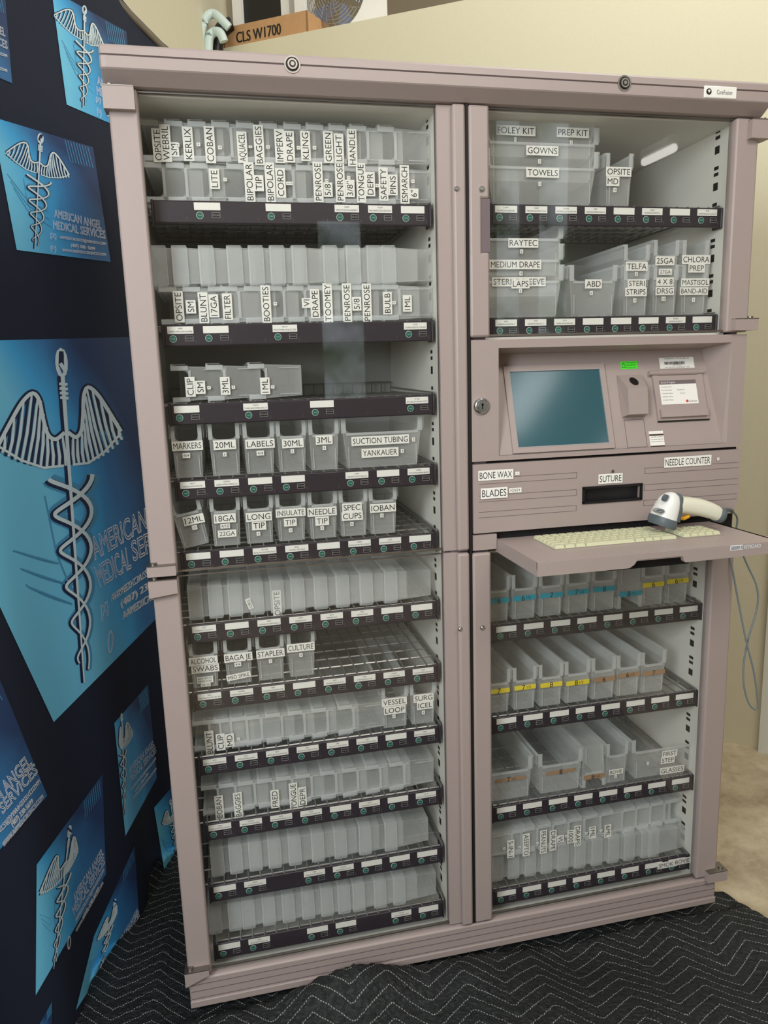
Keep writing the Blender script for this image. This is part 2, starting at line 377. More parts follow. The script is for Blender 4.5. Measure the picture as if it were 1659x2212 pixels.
# fan
s0 = s_of(ledge(674, 60, .25)); s1 = s_of(ledge(822, 20, .25)); zc = zl((s0 + s1) / 2) + .012
fan = thing('box_fan', 'white fan with round wire grille on the ledge right of the carton', 'fan', wallpt((s0 + s1) / 2, zc, .25))
mb = MB(); cc = (s0 + s1) / 2 + .03; rad = .155; zz = zc + .17
for k in range(40):
    a0, a1 = 2 * math.pi * k / 40, 2 * math.pi * (k + 1) / 40
    def rim(an, rr_): return cc + rr_ * math.cos(an), zz + rr_ * math.sin(an)
    def sq(an):
        m_ = max(abs(math.cos(an)), abs(math.sin(an))); rr_ = .245 / m_ ; x_, z_ = cc + rr_ * math.cos(an), zz + rr_ * math.sin(an)
        return min(max(x_, s0), s1 + .06), max(z_, zc)
    p = [rim(a0, rad), rim(a1, rad), sq(a1), sq(a0)]
    mb.add([wallpt(x_, z_, .12) for x_, z_ in p] + [wallpt(x_, z_, .2) for x_, z_ in p], [(0, 1, 2, 3), (7, 6, 5, 4), (0, 4, 5, 1), (2, 6, 7, 3), (1, 5, 6, 2), (3, 7, 4, 0)])
wp(mb.obj('housing', 'white'), fan)
mb = MB()
for k in range(1, 13):
    r_ = rad * k / 12; mb.tube([wallpt(cc + r_ * math.cos(2 * math.pi * i / 36), zz + r_ * math.sin(2 * math.pi * i / 36), .11 + .03 * (k / 12) ** 2) for i in range(37)], .0018, n=4, cap=False)
for k in range(20):
    an = 2 * math.pi * k / 20; mb.tube([wallpt(cc + rad * t_ * math.cos(an + t_ * .7), zz + rad * t_ * math.sin(an + t_ * .7), .112 + .03 * t_ * t_) for t_ in (.1, .4, .7, 1)], .0016, n=4)
wp(mb.obj('wire_grille', 'chrome'), fan)
mb = MB()
for k in range(5):
    an = 2 * math.pi * k / 5; pts = []
    for r_, da in ((.03, -.2), (.14, -.45), (.145, .15), (.03, .3)): pts.append(wallpt(cc + r_ * math.cos(an + da), zz + r_ * math.sin(an + da), .17 + .03 * da))
    mb.add(pts + [p + NB * .004 for p in pts], [(0, 1, 2, 3), (7, 6, 5, 4), (0, 4, 5, 1), (1, 5, 6, 2), (2, 6, 7, 3), (3, 7, 4, 0)])
wp(mb.obj('blade', mat('fan_blade', srgb(130, 138, 165), .4)), fan)
# pale hoses in the corner
def smooth_path(pts, n=6):
    pts = [Vector(p) for p in pts]; out = []
    for i in range(len(pts) - 1):
        p0, p1, p2, p3 = pts[max(i - 1, 0)], pts[i], pts[i + 1], pts[min(i + 2, len(pts) - 1)]
        for k in range(n):
            t_ = k / n; out.append(.5 * ((2 * p1) + (p2 - p0) * t_ + (2 * p0 - 5 * p1 + 4 * p2 - p3) * t_ ** 2 + (3 * p1 - p0 - 3 * p2 + p3) * t_ ** 3))
    out.append(pts[-1]); return out
for nm, pp, rd, lb in (('corner_hose', [(436, 150), (433, 105), (436, 62), (447, 36), (462, 30), (478, 42), (495, 60)], .018, 'thicker pale hose arching highest in the corner by the ledge'),
                   ('corner_hose', [(450, 150), (450, 110), (453, 80), (463, 69), (476, 72), (484, 90)], .019, 'lower pale hose bent over beside the cardboard carton')):
    w_ = [U(x, y, 1, 2.12 - .03 * (x > 470)) for x, y in pp]
    mb = MB(); mb.tube(smooth_path(w_), rd, n=12); tag(mb.obj(nm, 'pale_hose'), lb, 'hose', 'pale hoses in the corner')
mb = MB(); w_ = [U(x, y, 1, 2.2) for x, y in ((466, 128), (468, 90), (480, 62), (500, 52))]
mb.tube(smooth_path(w_), .03, n=10); tag(mb.obj('corner_cable', 'black'), 'black cable bundle behind the pale hoses in the corner', 'cable')

# ------------------------------------------------------------------ backdrop with prints
def bx(y): return -.256 + .37 * (y - .093)
def bwave(y, z):
    k = max(0, 1.3 - z) / 1.3
    return .010 * math.sin(y * 9 + z * 1.3) + .022 * k * math.sin(y * 19 + 1.1 * z + .8)
NBN = Vector((.938, -.347, 0))
gy = [-.3 + i * .0125 for i in range(int(1.55 / .0125) + 1)]; gz = [.012 + i * .045 for i in range(53)]
bv = []; bf = []
for y in gy:
    for z in gz:
        p = Vector((bx(y), y, z)) + NBN * (bwave(y, z) if y > -.1 else bwave(-.1, z)); bv.append(p)
nz = len(gz)
for i in range(len(gy) - 1):
    for j in range(nz - 1): bf.append((i * nz + j, (i + 1) * nz + j, (i + 1) * nz + j + 1, i * nz + j + 1))
BVH = BVHTree.FromPolygons([tuple(v) for v in bv], bf)
banner = thing('fabric_backdrop', 'navy fabric backdrop printed with blue winged staff cards left of the cabinet', 'backdrop', (bx(.3), .3, 0))
mb = MB(); mb.add([tuple(v) for v in bv] + [tuple(v - NBN * .003) for v in bv], bf + [tuple(len(bv) + i for i in reversed(f)) for f in bf], 0, True)
bo = wp(mb.obj('fabric', 'navy'), banner)
mb = MB()
mb.tube([Vector((bx(y), y, 2.34)) - NBN * .012 for y in (-.3, 1.25)], .012, n=10)
for y in (-.28, 1.2): mb.tube([Vector((bx(y), y, 0)) - NBN * .04, Vector((bx(y), y, 2.34)) - NBN * .04], .012, n=10)
wp(mb.obj('stand', 'steel'), banner)
def hit(px, py, off):
    d = ray(px, py).normalized(); h = BVH.ray_cast(CAM, d)
    if h[0] is None:
        n_ = Vector((.938, -.347, 0)); t_ = ((Vector((bx(0), 0, 0)) - CAM).dot(n_)) / d.dot(n_); p = CAM + d * t_
    else: p = h[0]
    return p + NBN * off
def bil(q, u, v):
    """u to the right, v down from the top"""
    (x0, y0), (x1, y1), (x2, y2), (x3, y3) = q
    return ((1 - u) * (1 - v) * x0 + u * (1 - v) * x1 + u * v * x2 + (1 - u) * v * x3, (1 - u) * (1 - v) * y0 + u * (1 - v) * y1 + u * v * y2 + (1 - u) * v * y3)
def ok(x, y): return -60 < x < 420 and -40 < y < 2260
def strip(mb, pts, wpx, off, mi, taper=None):
    """ribbon of artwork following image-plane polyline pts, laid on the cloth"""
    n = len(pts); L_ = []; Rr = []
    for i, (x, y) in enumerate(pts):
        a_ = pts[max(i - 1, 0)]; b_ = pts[min(i + 1, n - 1)]; dx, dy = b_[0] - a_[0], b_[1] - a_[1]; l = math.hypot(dx, dy) or 1
        w_ = wpx * (taper[i] if taper else 1) / 2; L_.append((x - dy / l * w_, y + dx / l * w_)); Rr.append((x + dy / l * w_, y - dx / l * w_))
    base = [hit(x, y, off) for x, y in L_ + Rr]
    fs = []
    for i in range(n - 1):
        if all(ok(*p) for p in (L_[i], L_[i + 1])): fs.append((i, i + 1, n + i + 1, n + i))
    mb.add(base, fs, mi)
def card(quad, top, bot, lat, texts=None, wl=1.0, wr=1.0, scale=1.0, lw=6, stripes=True, ug=0):
    N_ = 28; mb = MB(); vs = []; fs = []; uv = []
    for j in range(N_ + 1):
        for i in range(N_ + 1):
            u, v = i / N_, j / N_; x, y = bil(quad, u, v); vs.append(hit(x, y, .0012)); uv.append(((u - ug) / (1 - ug), 1 - v, ok(x, y)))
    for j in range(N_):
        for i in range(N_):
            f = (j * (N_ + 1) + i, (j + 1) * (N_ + 1) + i, (j + 1) * (N_ + 1) + i + 1, j * (N_ + 1) + i + 1)
            if any(uv[k][2] for k in f): fs.append(f)
    me = D.meshes.new('printed_card'); me.from_pydata([tuple(v) for v in vs], [], fs); me.materials.append(M['print'])
    l = me.uv_layers.new(name='uv')
    for lp in me.loops: l.data[lp.index].uv = uv[lp.vertex_index][:2]
    for p in me.polygons: p.use_smooth = True
    o = D.objects.new('printed_card', me); COL.objects.link(o); wp(o, banner)
    art = MB(); T0 = Vector(top); B0 = Vector(bot); ax = B0 - T0; la = Vector(lat)
    def P(a_, b_): q = T0 + ax * b_ + la * a_; return (q.x, q.y)
    def line(pp, w_, mi, off=.002, tp=None): strip(art, pp, w_ * lw, off, mi, tp)
    # staff
    st = [P(0, t_ / 16) for t_ in range(1, 17)]
    line([P(-.03, t_ / 16) for t_ in range(1, 17)], 2.2, 1, .0018, [1 - .04 * k for k in range(16)])
    line(st, 1.2, 0, .0024, [1 - .045 * k for k in range(16)])
    # knob
    kb = []
    for k in range(13):
        an = 2 * math.pi * k / 12; kb.append(P(.085 * math.cos(an), .022 + .04 * math.sin(an)))
    line(kb, 1.1, 0); line([P(-.05, .01), P(.05, .012)], 4.5, 1, .002); line([P(-.01, .04), P(.05, .035)], 3, 0, .0026)
    for k in range(4): line([P(-.08, .085 + .014 * k), P(.08, .09 + .014 * k)], .8, 0, .0028)
    # wings
    for sd, k_ in ((-1, wl), (1, wr)):
        arm = [(.03, .235), (.18, .252), (.30, .235), (.36, .185), (.40, .13), (.5, .105), (.68, .13), (.9, .19), (1.1, .25)]
        sm = smooth_path([(a_ * sd * k_, b_, 0) for a_, b_ in arm], 4)
        line([P(p.x, p.y) for p in sm], 2.4, 1, .0017); line([P(p.x, p.y) for p in sm], 1.1, 0, .0023)
        for k in range(11):
            t_ = k / 10; i0 = 2 + int(t_ * (len(sm) - 5)); p = sm[min(i0, len(sm) - 1)]
            tip = Vector((sd * k_ * (.08 + 1.0 * t_), .335 + .02 * t_ - .08 * t_ * t_))
            mid = Vector((p.x * .45 + tip.x * .55, p.y * .5 + tip.y * .5 + .012))
            pp = [P(p.x, p.y), P(mid.x - sd * .02, mid.y), P(tip.x, tip.y)]
            line([(x + lw * .1, y) for x, y in pp], 2.2, 2, .0015); line([(x - lw * .4, y) for x, y in pp], .8, 1, .0016); line([(x + lw * .5, y) for x, y in pp], .9, 0, .0022, [.6, 1, .7])
        line([P(sd * k_ * a_, b_) for a_, b_ in ((.08, .335), (.4, .335), (.75, .305), (1.1, .255))], .7, 0, .0021)
    # coils
    for ph, sd in ((0, 1), (math.pi, -1)):
        pts = []; tp = []
        for k in range(61):
            t_ = k / 60; b_ = .37 + .58 * t_; am = (.42 - .32 * t_) ; pts.append(P(am * math.cos(ph + t_ * 5.2 * math.pi * 1.0) + .02, b_ + .018 * math.sin(ph + t_ * 5.2 * math.pi))); tp.append(1.25 - .8 * t_)
        line(pts, 3.6, 2, .0015, tp); line([(x - lw * .35, y + lw * .3) for x, y in pts], 1.9, 1, .0017, tp); line(pts, 1.0, 0, .0023 + .0002 * sd, tp)
    if stripes:
        for k in range(9):
            u0 = .72 + .028 * k; line([bil(quad, u0, .01), bil(quad, u0 + .01, .10), bil(quad, u0 + .02, .19)], .45, 2, .0016)
    for k in range(3):   # soft sweeps of lighter blue
        line([bil(quad, .05 + .02 * k, .42 + .05 * k), bil(quad, .2, .58 + .05 * k), bil(quad, .42, .66 + .06 * k)], .5, 2, .0015)
    line([P(-.5, .42), P(-.35, .6), P(-.1, .72)], .5, 2, .0015)
    ao = wp(art.obj('winged_staff_artwork', ['art', 'artdark', 'artmid']), banner)
    ao.location = (0, 0, 0); ao.parent = o
    if texts:
        tx = MB()
        for s_, q_, ol in texts:
            if ol: v, f = raw_text(s_, .022)
            else: v, f = raw_text(s_)
            x0 = min(p[0] for p in v); x1 = max(p[0] for p in v); y1 = CAPH
            bd = (0,) if ol else (-.01, .01)
            for dd in bd:
                base = []; okk = []
                for p in v:
                    u = (p[0] - x0) / (x1 - x0) + dd; vv = 1 - p[1] / y1
                    x, y = bil(q_, u, vv); okk.append(-60 < x < 420); base.append(hit(x, y, .0026 + (p[2] * .01 if ol else 0)))
                tx.add(base, [g for g in f if all(okk[i] for i in g)], 0)
        to = tx.obj('printed_lettering', 'whiteink'); to.parent = o
    return o
def row(x0, y0, x1, y1, h, sk=0):
    return [(x0, y0), (x1, y1), (x1 + sk, y1 + h), (x0 + sk, y0 + h)]
def icons(e, q_): return (e, q_, False)
# middle-left card
card([(-20, 252), (200, 318), (238, 566), (35, 540)], (86, 294), (73, 538), (62, 22), [
    ('AMERICAN ANGEL', row(114, 452, 216, 478, 17, 1), True), ('MEDICAL SERVICES', row(112, 477, 225, 499, 17, 1), True),
    ('AAMEDICALSVCS@YAHOO.COM', row(127, 509, 226, 524, 6), False), ('(407) 330- 5699', row(151, 526, 203, 534, 7), False), ('WWW.AAMEDICALSVCS.COM', row(132, 537, 226, 547, 6), False),
    ('[X]', row(107, 503, 119, 506, 10), True), ('(=)', row(107, 529, 119, 532, 11), True)], lw=3.0, wl=1.05, wr=.95)
card([(110, -22), (272, 68), (292, 290), (143, 226)], (181, 17), (177, 233), (44, 26), [
    ('AMERICAN ANGEL', row(207, 165, 300, 205, 17, 1), True), ('MEDICAL SERVICES', row(206, 187, 306, 226, 17, 1), True),
    ('AAMEDICALSVCS@YAHOO.COM', row(221, 219, 310, 247, 6), False), ('WWW.AAMEDICALSVCS.COM', row(229, 246, 310, 270, 6), False),
    ('[X]', row(205, 209, 215, 213, 10), True), ('(=)', row(207, 232, 217, 238, 13), True)], lw=2.6, wl=1.35, wr=.85)
card([(-170, -90), (10, -4), (25, 180), (-140, 110)], (-90, -60), (-80, 110), (40, 20), [
    ('AMERICAN ANGEL', row(-90, 20, 8, 62, 17, 1), True), ('MEDICAL SERVICES', row(-90, 40, 13, 90, 17, 1), True), ('AAMEDICALSVCS@YAHOO.COM', row(-80, 85, 12, 118, 6), False), ('WWW.AAMEDICALSVCS.COM', row(-80, 118, 12, 150, 6), False)], lw=2.6)
# the big card
card([(-267, 742), (282, 728), (338, 1335), (115, 1560)], (130, 768), (180, 1475), (112, -12), [
    ('AMERICAN', [(192, 1165), (312, 1098), (316, 1140), (202, 1210)], True), ('ANGEL', [(318, 1094), (392, 1055), (396, 1098), (322, 1135)], True),
    ('MEDICAL', [(201, 1227), (276, 1180), (282, 1226), (214, 1268)], True), ('SERVICES', [(280, 1172), (392, 1108), (396, 1150), (286, 1213)], True),
    ('AAMEDICALSVCS@YAHOO.COM', [(238, 1284), (428, 1150), (430, 1163), (240, 1299)], False), ('(407) 230-5699', [(258, 1297), (365, 1226), (367, 1240), (260, 1312)], False),
    ('AAMEDICALSVCS.COM', [(262, 1322), (387, 1240), (389, 1255), (264, 1338)], False), ('[X]', [(215, 1310), (230, 1298), (232, 1320), (217, 1334)], True), ('()', [(230, 1368), (243, 1360), (243, 1392), (230, 1404)], True)], lw=7.5, wl=1.2, wr=.95, stripes=False, ug=.46)
# lower cards
card([(-250, 1700), (-8, 1452), (101, 1719), (-200, 2060)], (-150, 1650), (-140, 1980), (60, -50), [
    ('AMERICAN ANGEL', [(-95, 1800), (56, 1628), (67, 1650), (-80, 1822)], True), ('MEDICAL SERVICES', [(-90, 1838), (72, 1648), (80, 1668), (-80, 1858)], True),
    ('AAMEDICALSVCS@YAHOO.COM', [(-70, 1868), (80, 1684), (84, 1692), (-64, 1878)], False), ('(407) 230-5699', [(20, 1776), (66, 1724), (70, 1733), (25, 1786)], False), ('WWW.AAMEDICALSVCS.COM', [(2, 1820), (88, 1716), (92, 1724), (6, 1830)], False)], lw=4)
card([(78, 1868), (220, 1672), (228, 1888), (76, 2150)], (149, 1789), (114, 2093), (34, -38), [
    ('AMERICAN ANGEL', [(155, 1935), (219, 1830), (222, 1845), (160, 1950)], True), ('MEDICAL SERVICES', [(153, 1962), (222, 1850), (225, 1864), (158, 1978)], True),
    ('AAMEDICALSVCS@YAHOO.COM', [(160, 1985), (221, 1876), (223, 1882), (162, 1992)], False), ('(407) 230-5699', [(175, 1980), (210, 1915), (212, 1921), (177, 1986)], False), ('WWW.AAMEDICALSVCS.COM', [(161, 2008), (219, 1904), (221, 1910), (163, 2014)], False),
    ('()', [(143, 2028), (151, 2018), (151, 2038), (143, 2048)], True)], lw=2.6, wl=1.5, wr=.7)
card([(246, 1562), (319, 1477), (338, 1680), (270, 1806)], (261, 1545), (268, 1760), (17, -12), [
    ('AMERICAN ANGEL', [(276, 1658), (330, 1598), (332, 1610), (278, 1672)], True), ('MEDICAL SERVICES', [(278, 1676), (334, 1612), (336, 1624), (280, 1690)], True),
    ('AAMEDICALSVCS@YAHOO.COM', [(281, 1702), (334, 1636), (335, 1641), (282, 1708)], False), ('(407) 230-5699', [(290, 1706), (318, 1668), (319, 1673), (291, 1711)], False), ('WWW.AAMEDICALSVCS.COM', [(285, 1722), (335, 1658), (336, 1663), (286, 1728)], False)], lw=2, wl=.4, wr=1.2)
card([(202, 2022), (290, 1825), (299, 1975), (163, 2182)], (247, 1945), (210, 2120), (20, -28), [
    ('AMERICAN ANGEL', [(250, 2040), (296, 1960), (298, 1968), (252, 2048)], True), ('MEDICAL SERVICES', [(250, 2052), (298, 1970), (300, 1978), (252, 2060)], True)], lw=2, wl=1.3, wr=.6)
card([(332, 1745), (400, 1665), (402, 1830), (358, 1905)], (367, 1730), (382, 1860), (18, -14), None, lw=2, wl=1.1)
card([(70, 2240), (112, 2160), (110, 2300), (60, 2330)], (90, 2230), (90, 2300), (12, -10), None, lw=1.5)

# ------------------------------------------------------------------ moving blanket
Q = [Vector((-.27, .80, 0)), Vector((1.365, .055, 0)), Vector((1.75, -1.35, 0)), Vector((-.62, -1.3, 0))]
def bl(u, v): return Q[0] * ((1 - u) * (1 - v)) + Q[1] * (u * (1 - v)) + Q[2] * (u * v) + Q[3] * ((1 - u) * v)
tri = lambda x: abs((x % 1) - .5) * 2
SPC, PER, AMP = .028, .175, .058
def stitchcoord(p):
    # rotate so the zigzag bands run along the blanket
    x = p.x * .985 - p.y * .17; y = p.x * .17 + p.y * .985
    x += .02 * math.sin(y * 7); y += .015 * math.sin(x * 6 + 1)
    return x, (y + AMP * tri(x / PER)) / SPC
def bump_z(p):
    z = .010
    inside = (-.06 < p.x < 1.36 and -.012 < p.y < .58)
    if inside: return .008
    d = -p.y
    if d > 0:
        k = min(1, d / .018); far = math.exp(-((d - .035) / .06) ** 2)
        z += k * far * (.052 * math.exp(-((p.x - .35) / .15) ** 2) + .022 * math.exp(-((p.x - .60) / .10) ** 2) + .006 * max(0, math.sin(p.x * 11)))
        z += k * .012 * (math.sin(p.x * 13 + p.y * 9) * math.sin(p.y * 15 - p.x * 4) + .6) * .8
        z += k * .05 * math.exp(-((p.x - .82 - .3 * (d - .3)) / .05) ** 2) * math.exp(-((d - .55) / .3) ** 2) * .4
    return z
NU, NV = 230, 150; vs = []; fs = []
for j in range(NV + 1):
    for i in range(NU + 1):
        p = bl(i / NU, j / NV); x, c = stitchcoord(p)
        f_ = abs((c % 1) - .5) * 2      # 1 on the stitch line
        z = bump_z(p); 
        z += .0035 * (1 - f_ ** 4) if z > .0085 else 0
        if z > .0085: z += .0012 * math.sin(p.x * 90 + 3 * math.sin(p.y * 40)) * math.sin(p.y * 70)
        if i == 0 or j == 0 or i == NU or j == NV: z = .002
        vs.append((p.x, p.y, z))
for j in range(NV):
    for i in range(NU): a_ = j * (NU + 1) + i; fs.append((a_, a_ + NU + 1, a_ + NU + 2, a_ + 1))
mbk, t, o_ = nodes('quilted_black_fabric'); b = t.nodes.new('ShaderNodeBsdfPrincipled'); t.links.new(b.outputs[0], o_.inputs[0])
b.inputs['Roughness'].default_value = .5; b.inputs['Specular IOR Level'].default_value = .35
at = t.nodes.new('ShaderNodeAttribute'); at.attribute_name = 'stitch'; sp = t.nodes.new('ShaderNodeSeparateXYZ'); t.links.new(at.outputs['Vector'], sp.inputs[0])
def mth(t, op, a, c=None):
    q = t.nodes.new('ShaderNodeMath'); q.operation = op
    for i, v in enumerate((a, c)):
        if v is None: continue
        if isinstance(v, (int, float)): q.inputs[i].default_value = v
        else: t.links.new(v, q.inputs[i])
    return q.outputs[0]
g = mth(t, 'ABSOLUTE', mth(t, 'SUBTRACT', mth(t, 'FRACT', sp.outputs[1]), .5))      # 0.5 at stitch line
ln = mth(t, 'GREATER_THAN', g, .462); ds = mth(t, 'GREATER_THAN', mth(t, 'FRACT', mth(t, 'MULTIPLY', sp.outputs[0], 190.0)), .4)
fa = mth(t, 'MULTIPLY', ln, ds); mx = t.nodes.new('ShaderNodeMix'); mx.data_type = 'RGBA'; t.links.new(fa, mx.inputs[0])
mx.inputs[6].default_value = srgb(30, 33, 34); mx.inputs[7].default_value = srgb(150, 152, 148); t.links.new(mx.outputs[2], b.inputs['Base Color'])
tc = t.nodes.new('ShaderNodeTexCoord'); nn = t.nodes.new('ShaderNodeTexNoise'); nn.inputs['Scale'].default_value = 60; nn.inputs['Detail'].default_value = 5; nn.inputs['Distortion'].default_value = 1.5
bp = t.nodes.new('ShaderNodeBump'); bp.inputs['Strength'].default_value = .8; bp.inputs['Distance'].default_value = .010
t.links.new(tc.outputs['Object'], nn.inputs['Vector']); t.links.new(nn.outputs[0], bp.inputs['Height']); t.links.new(bp.outputs[0], b.inputs['Normal'])
me = D.meshes.new('moving_blanket'); me.from_pydata(vs, [], fs); me.materials.append(mbk)
at_ = me.attributes.new('stitch', 'FLOAT_VECTOR', 'POINT')
for i, v in enumerate(vs):
    x, c = stitchcoord(Vector(v)); at_.data[i].vector = (x, c, 0)
for p in me.polygons: p.use_smooth = True
bk = D.objects.new('moving_blanket', me); COL.objects.link(bk)
tag(bk, 'black quilted moving blanket with pale zigzag stitching spread under the cabinet', 'blanket')

# ------------------------------------------------------------------ cabinet
W, DEP, ZT = 1.30, .50, 1.945
cab = thing('supply_cabinet', 'tall mauve-grey medical supply cabinet with glass doors and built-in screen', 'cabinet', (.65, .25, 0))
CL = Vector(cab.location)
def part(mb, name, mats, parent=None):
    o = mb.obj(name, mats)
    if parent is None: o.location = -CL; o.parent = cab
    else: o.parent = parent
    return o
mb = MB()   # body shell
mb.box((.004, .03, .03), (.02, DEP, 1.92)); mb.box((1.28, .03, .03), (1.296, DEP, 1.92))
mb.box((.02, DEP - .012, .05), (1.28, DEP, 1.92)); mb.box((.02, .03, 1.89), (1.28, DEP, 1.92))
part(mb, 'body_shell', 'mauve')
mb = MB()
mb.box((.0205, .03, .065), (.03, DEP - .02, 1.889)); mb.box((.602, .03, .065), (.612, DEP - .02, 1.889))
mb.box((.694, .03, .065), (.704, DEP - .02, .99)); mb.box((.694, .03, 1.45), (.704, DEP - .02, 1.889)); mb.box((1.258, .03, .065), (1.2795, DEP - .02, .99)); mb.box((1.262, .012, 1.45), (1.2795, DEP - .02, 1.889))
mb.box((.0205, .03, 1.882), (1.2795, DEP - .02, 1.8895)); mb.box((.0205, .022, .056), (1.2795, DEP - .02, .064))
mb.box((.70, .03, 1.444), (1.262, DEP - .02, 1.45)); mb.box((.70, .03, .99), (1.262, DEP - .02, .998))
part(mb, 'lining', 'inner')
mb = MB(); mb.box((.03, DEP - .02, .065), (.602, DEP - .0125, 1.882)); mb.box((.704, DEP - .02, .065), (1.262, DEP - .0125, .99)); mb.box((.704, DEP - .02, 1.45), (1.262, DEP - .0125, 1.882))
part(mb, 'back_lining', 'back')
# slots in the side linings
_sm = {}
def slots(xw, zs, ys=(.115, .13), side=-1):
    for z, h in zs:
        if (h, ys[1] - ys[0]) not in _sm: q_ = MB(); q_.box((0, 0, 0), (-.0006, ys[1] - ys[0], h)); _sm[(h, ys[1] - ys[0])] = q_.mesh('shelf_slot', ['gap'])
        o = D.objects.new('shelf_slot', _sm[(h, ys[1] - ys[0])]); COL.objects.link(o); o.parent = cab; o.location = Vector((xw, ys[0], z)) - CL
zL = []
zz_ = .16
while zz_ < 1.86:
    zL += [(zz_, .016), (zz_ + .03, .007), (zz_ + .043, .007)]; zz_ += .0762
slots(.602, zL, (.085, .098))
slots(1.262 - .0, [z for z in zL if z[0] > 1.46], (.075, .09)); slots(1.258, [z for z in zL if z[0] < .96], (.075, .09))
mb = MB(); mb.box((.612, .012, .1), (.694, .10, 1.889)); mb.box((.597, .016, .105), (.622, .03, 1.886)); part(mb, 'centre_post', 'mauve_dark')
mb = MB(); mb.box((.651, -.0005, .105), (.657, .013, 1.885)); part(mb, 'centre_gap', 'gap')
# cornice
mb = MB(); prof = [(.03, 1.885), (-.002, 1.887), (-.029, 1.9035), (-.031, 1.9055), (-.031, 1.9235), (-.027, 1.9243), (-.027, 1.9257), (-.031, 1.9265), (-.030, 1.938), (-.025, 1.943), (-.012, 1.946), (DEP + .005, 1.946), (DEP + .005, 1.885)]
xs_ = [-.004, -.001, .006, W - .006, W + .001, W + .004]; ins = [.004, .001, 0, 0, .001, .004]
rings = [[(x, y + (i_ if y < 0 else 0), z) for y, z in prof] for x, i_ in zip(xs_, ins)]
mb.loft(rings, 0, True, False); cor = part(mb, 'cornice', 'mauve')
mb = MB(); mb.box((-.0035, -.0275, 1.9242), (W + .0035, -.0272, 1.9258)); part(mb, 'groove_line', 'mauve_dark', cor)
for px, py in ((632, 150), (1349, 188)):
    c_ = U(px, py, 1, -.032); mb = MB()
    X0, Z0 = c_.x, 1.925
    mb.tube([(X0, -.030, Z0), (X0, -.0325, Z0)], .0145, 0, 32); mb.tube([(X0, -.0325, Z0), (X0, -.0329, Z0)], .0118, 1, 32); mb.tube([(X0, -.0329, Z0), (X0, -.0350, Z0)], .0088, 0, 24); mb.tube([(X0, -.035, Z0), (X0, -.0353, Z0)], .0058, 1, 20); mb.tube([(X0, -.0353, Z0), (X0, -.0358, Z0)], .0035, 0, 16)
    part(mb, 'cornice_lock', ['steel', 'gap'], cor)
c_ = U(1556, 200, 1, -.0315); mb = MB(); mb.box((c_.x - .037, -.0335, c_.z - .0115), (c_.x + .037, -.029, c_.z + .0115), 0, .002)
text_on(mb, 'CareFusion', (c_.x + .008, -.0336, c_.z), .008, Vector((1, 0, 0)), Vector((0, 0, 1)), 1, width=.035, off=.0004)
mb.cyl((c_.x - .0275, -.0342, c_.z), .0058, 1, .001, 2, 24); mb.prism([(c_.x - .0305, c_.z + .002), (c_.x - .0275, c_.z - .003), (c_.x - .0245, c_.z + .002), (c_.x - .0275, c_.z + .0035)], 1, -.0347, -.0343, 0)
part(mb, 'name_badge', ['paper', 'inkgrey', 'ink'], cor)
# base plinth
mb = MB(); mb.box((.0, .0, .03), (W, .02, .1), 0, .004); mb.box((.003, .019, .03), (W - .003, DEP, .055))
for z in (.05, .068, .084): mb.box((.004, -.0006, z), (W - .004, .001, z + .0015), 1)
mb.box((0, -.003, .03), (W, .002, .046), 0, .0015)
part(mb, 'plinth', ['mauve', 'mauve_dark'])
for x in (.05, W - .04):
    for y in (.05, DEP - .05):
        mb = MB(); mb.tube([(x, y, .0145), (x, y, .0175), (x, y, .026), (x, y, .0315)], [.020, .024, .024, .016], n=20); part(mb, 'foot', 'foot')
# doors
def stile(mb, x0, x1, z0, z1, y0=0, y1=.03, b=.004): mb.box((x0, y0, z0), (x1, y1, z1), 0, b)
def make_door(name, x0, xg0, xg1, x1, z0, z1, handle='L', notch=None, label=None):
    d = MB()
    if handle == 'R':   # left bay doors: hinge left
        stile(d, x0, xg0, z0, z1, 0, .028, .004)
        d2 = MB(); stile(d2, x1 - .026, x1, z0, z1, -.006, .012, .005); d2.box((xg1, .008, z0), (x1 - .02, .016, z1))
    else:
        if notch:
            d2 = MB(); stile(d2, x0, xg0, z0, notch[0], -.004, .012, .005); stile(d2, x0, xg0, notch[1], z1, -.004, .012, .005); stile(d2, x0, xg0 - .016, notch[0] - .01, notch[1] + .01, -.004, .012, .005)
        else: d2 = MB(); stile(d2, x0, xg0, z0, z1, -.004, .012, .005)
        stile(d, xg1, x1, z0, z1, 0, .028, .004)
    o = part(d, 'door', 'mauve')
    if label: o['label'] = label
    part(d2, 'handle_stile', 'mauve', o)
    g_ = MB(); g_.box((xg0 - .002, .012, z0 + .006), (xg1 + .002, .0155, z1 - .002)); part(g_, 'glass_pane', 'glass', o)
    for za, zb in ((z0 + .002, z0 + .006), (z1 - .002, z1)):
        e_ = MB(); e_.box((xg0, .0105, za), (xg1, .0165, zb)); part(e_, 'edge_strip', 'steel', o)
    return o
dul = make_door('u', 0, .050, .596, .650, 1.008, 1.884, 'R', label='tall upper left glass door')
dll = make_door('l', 0, .050, .596, .650, .105, 1.003, 'R', label='lower left glass door')
nz0, nz1 = U(1048, 545, 1, 0).z, U(1048, 430, 1, 0).z
dur = make_door('ur', .657, .699, 1.246, W, 1.449, 1.884, 'L', (nz0, nz1), label='upper right glass door with finger notch')
mbn = MB(); mbn.box((.682, -.001, nz0), (.700, .013, nz1)); part(mbn, 'finger_notch', 'mauve_dark', dur)
dlr = make_door('lr', .657, .699, 1.243, W, .105, 1.000, 'L', label='lower right glass door')
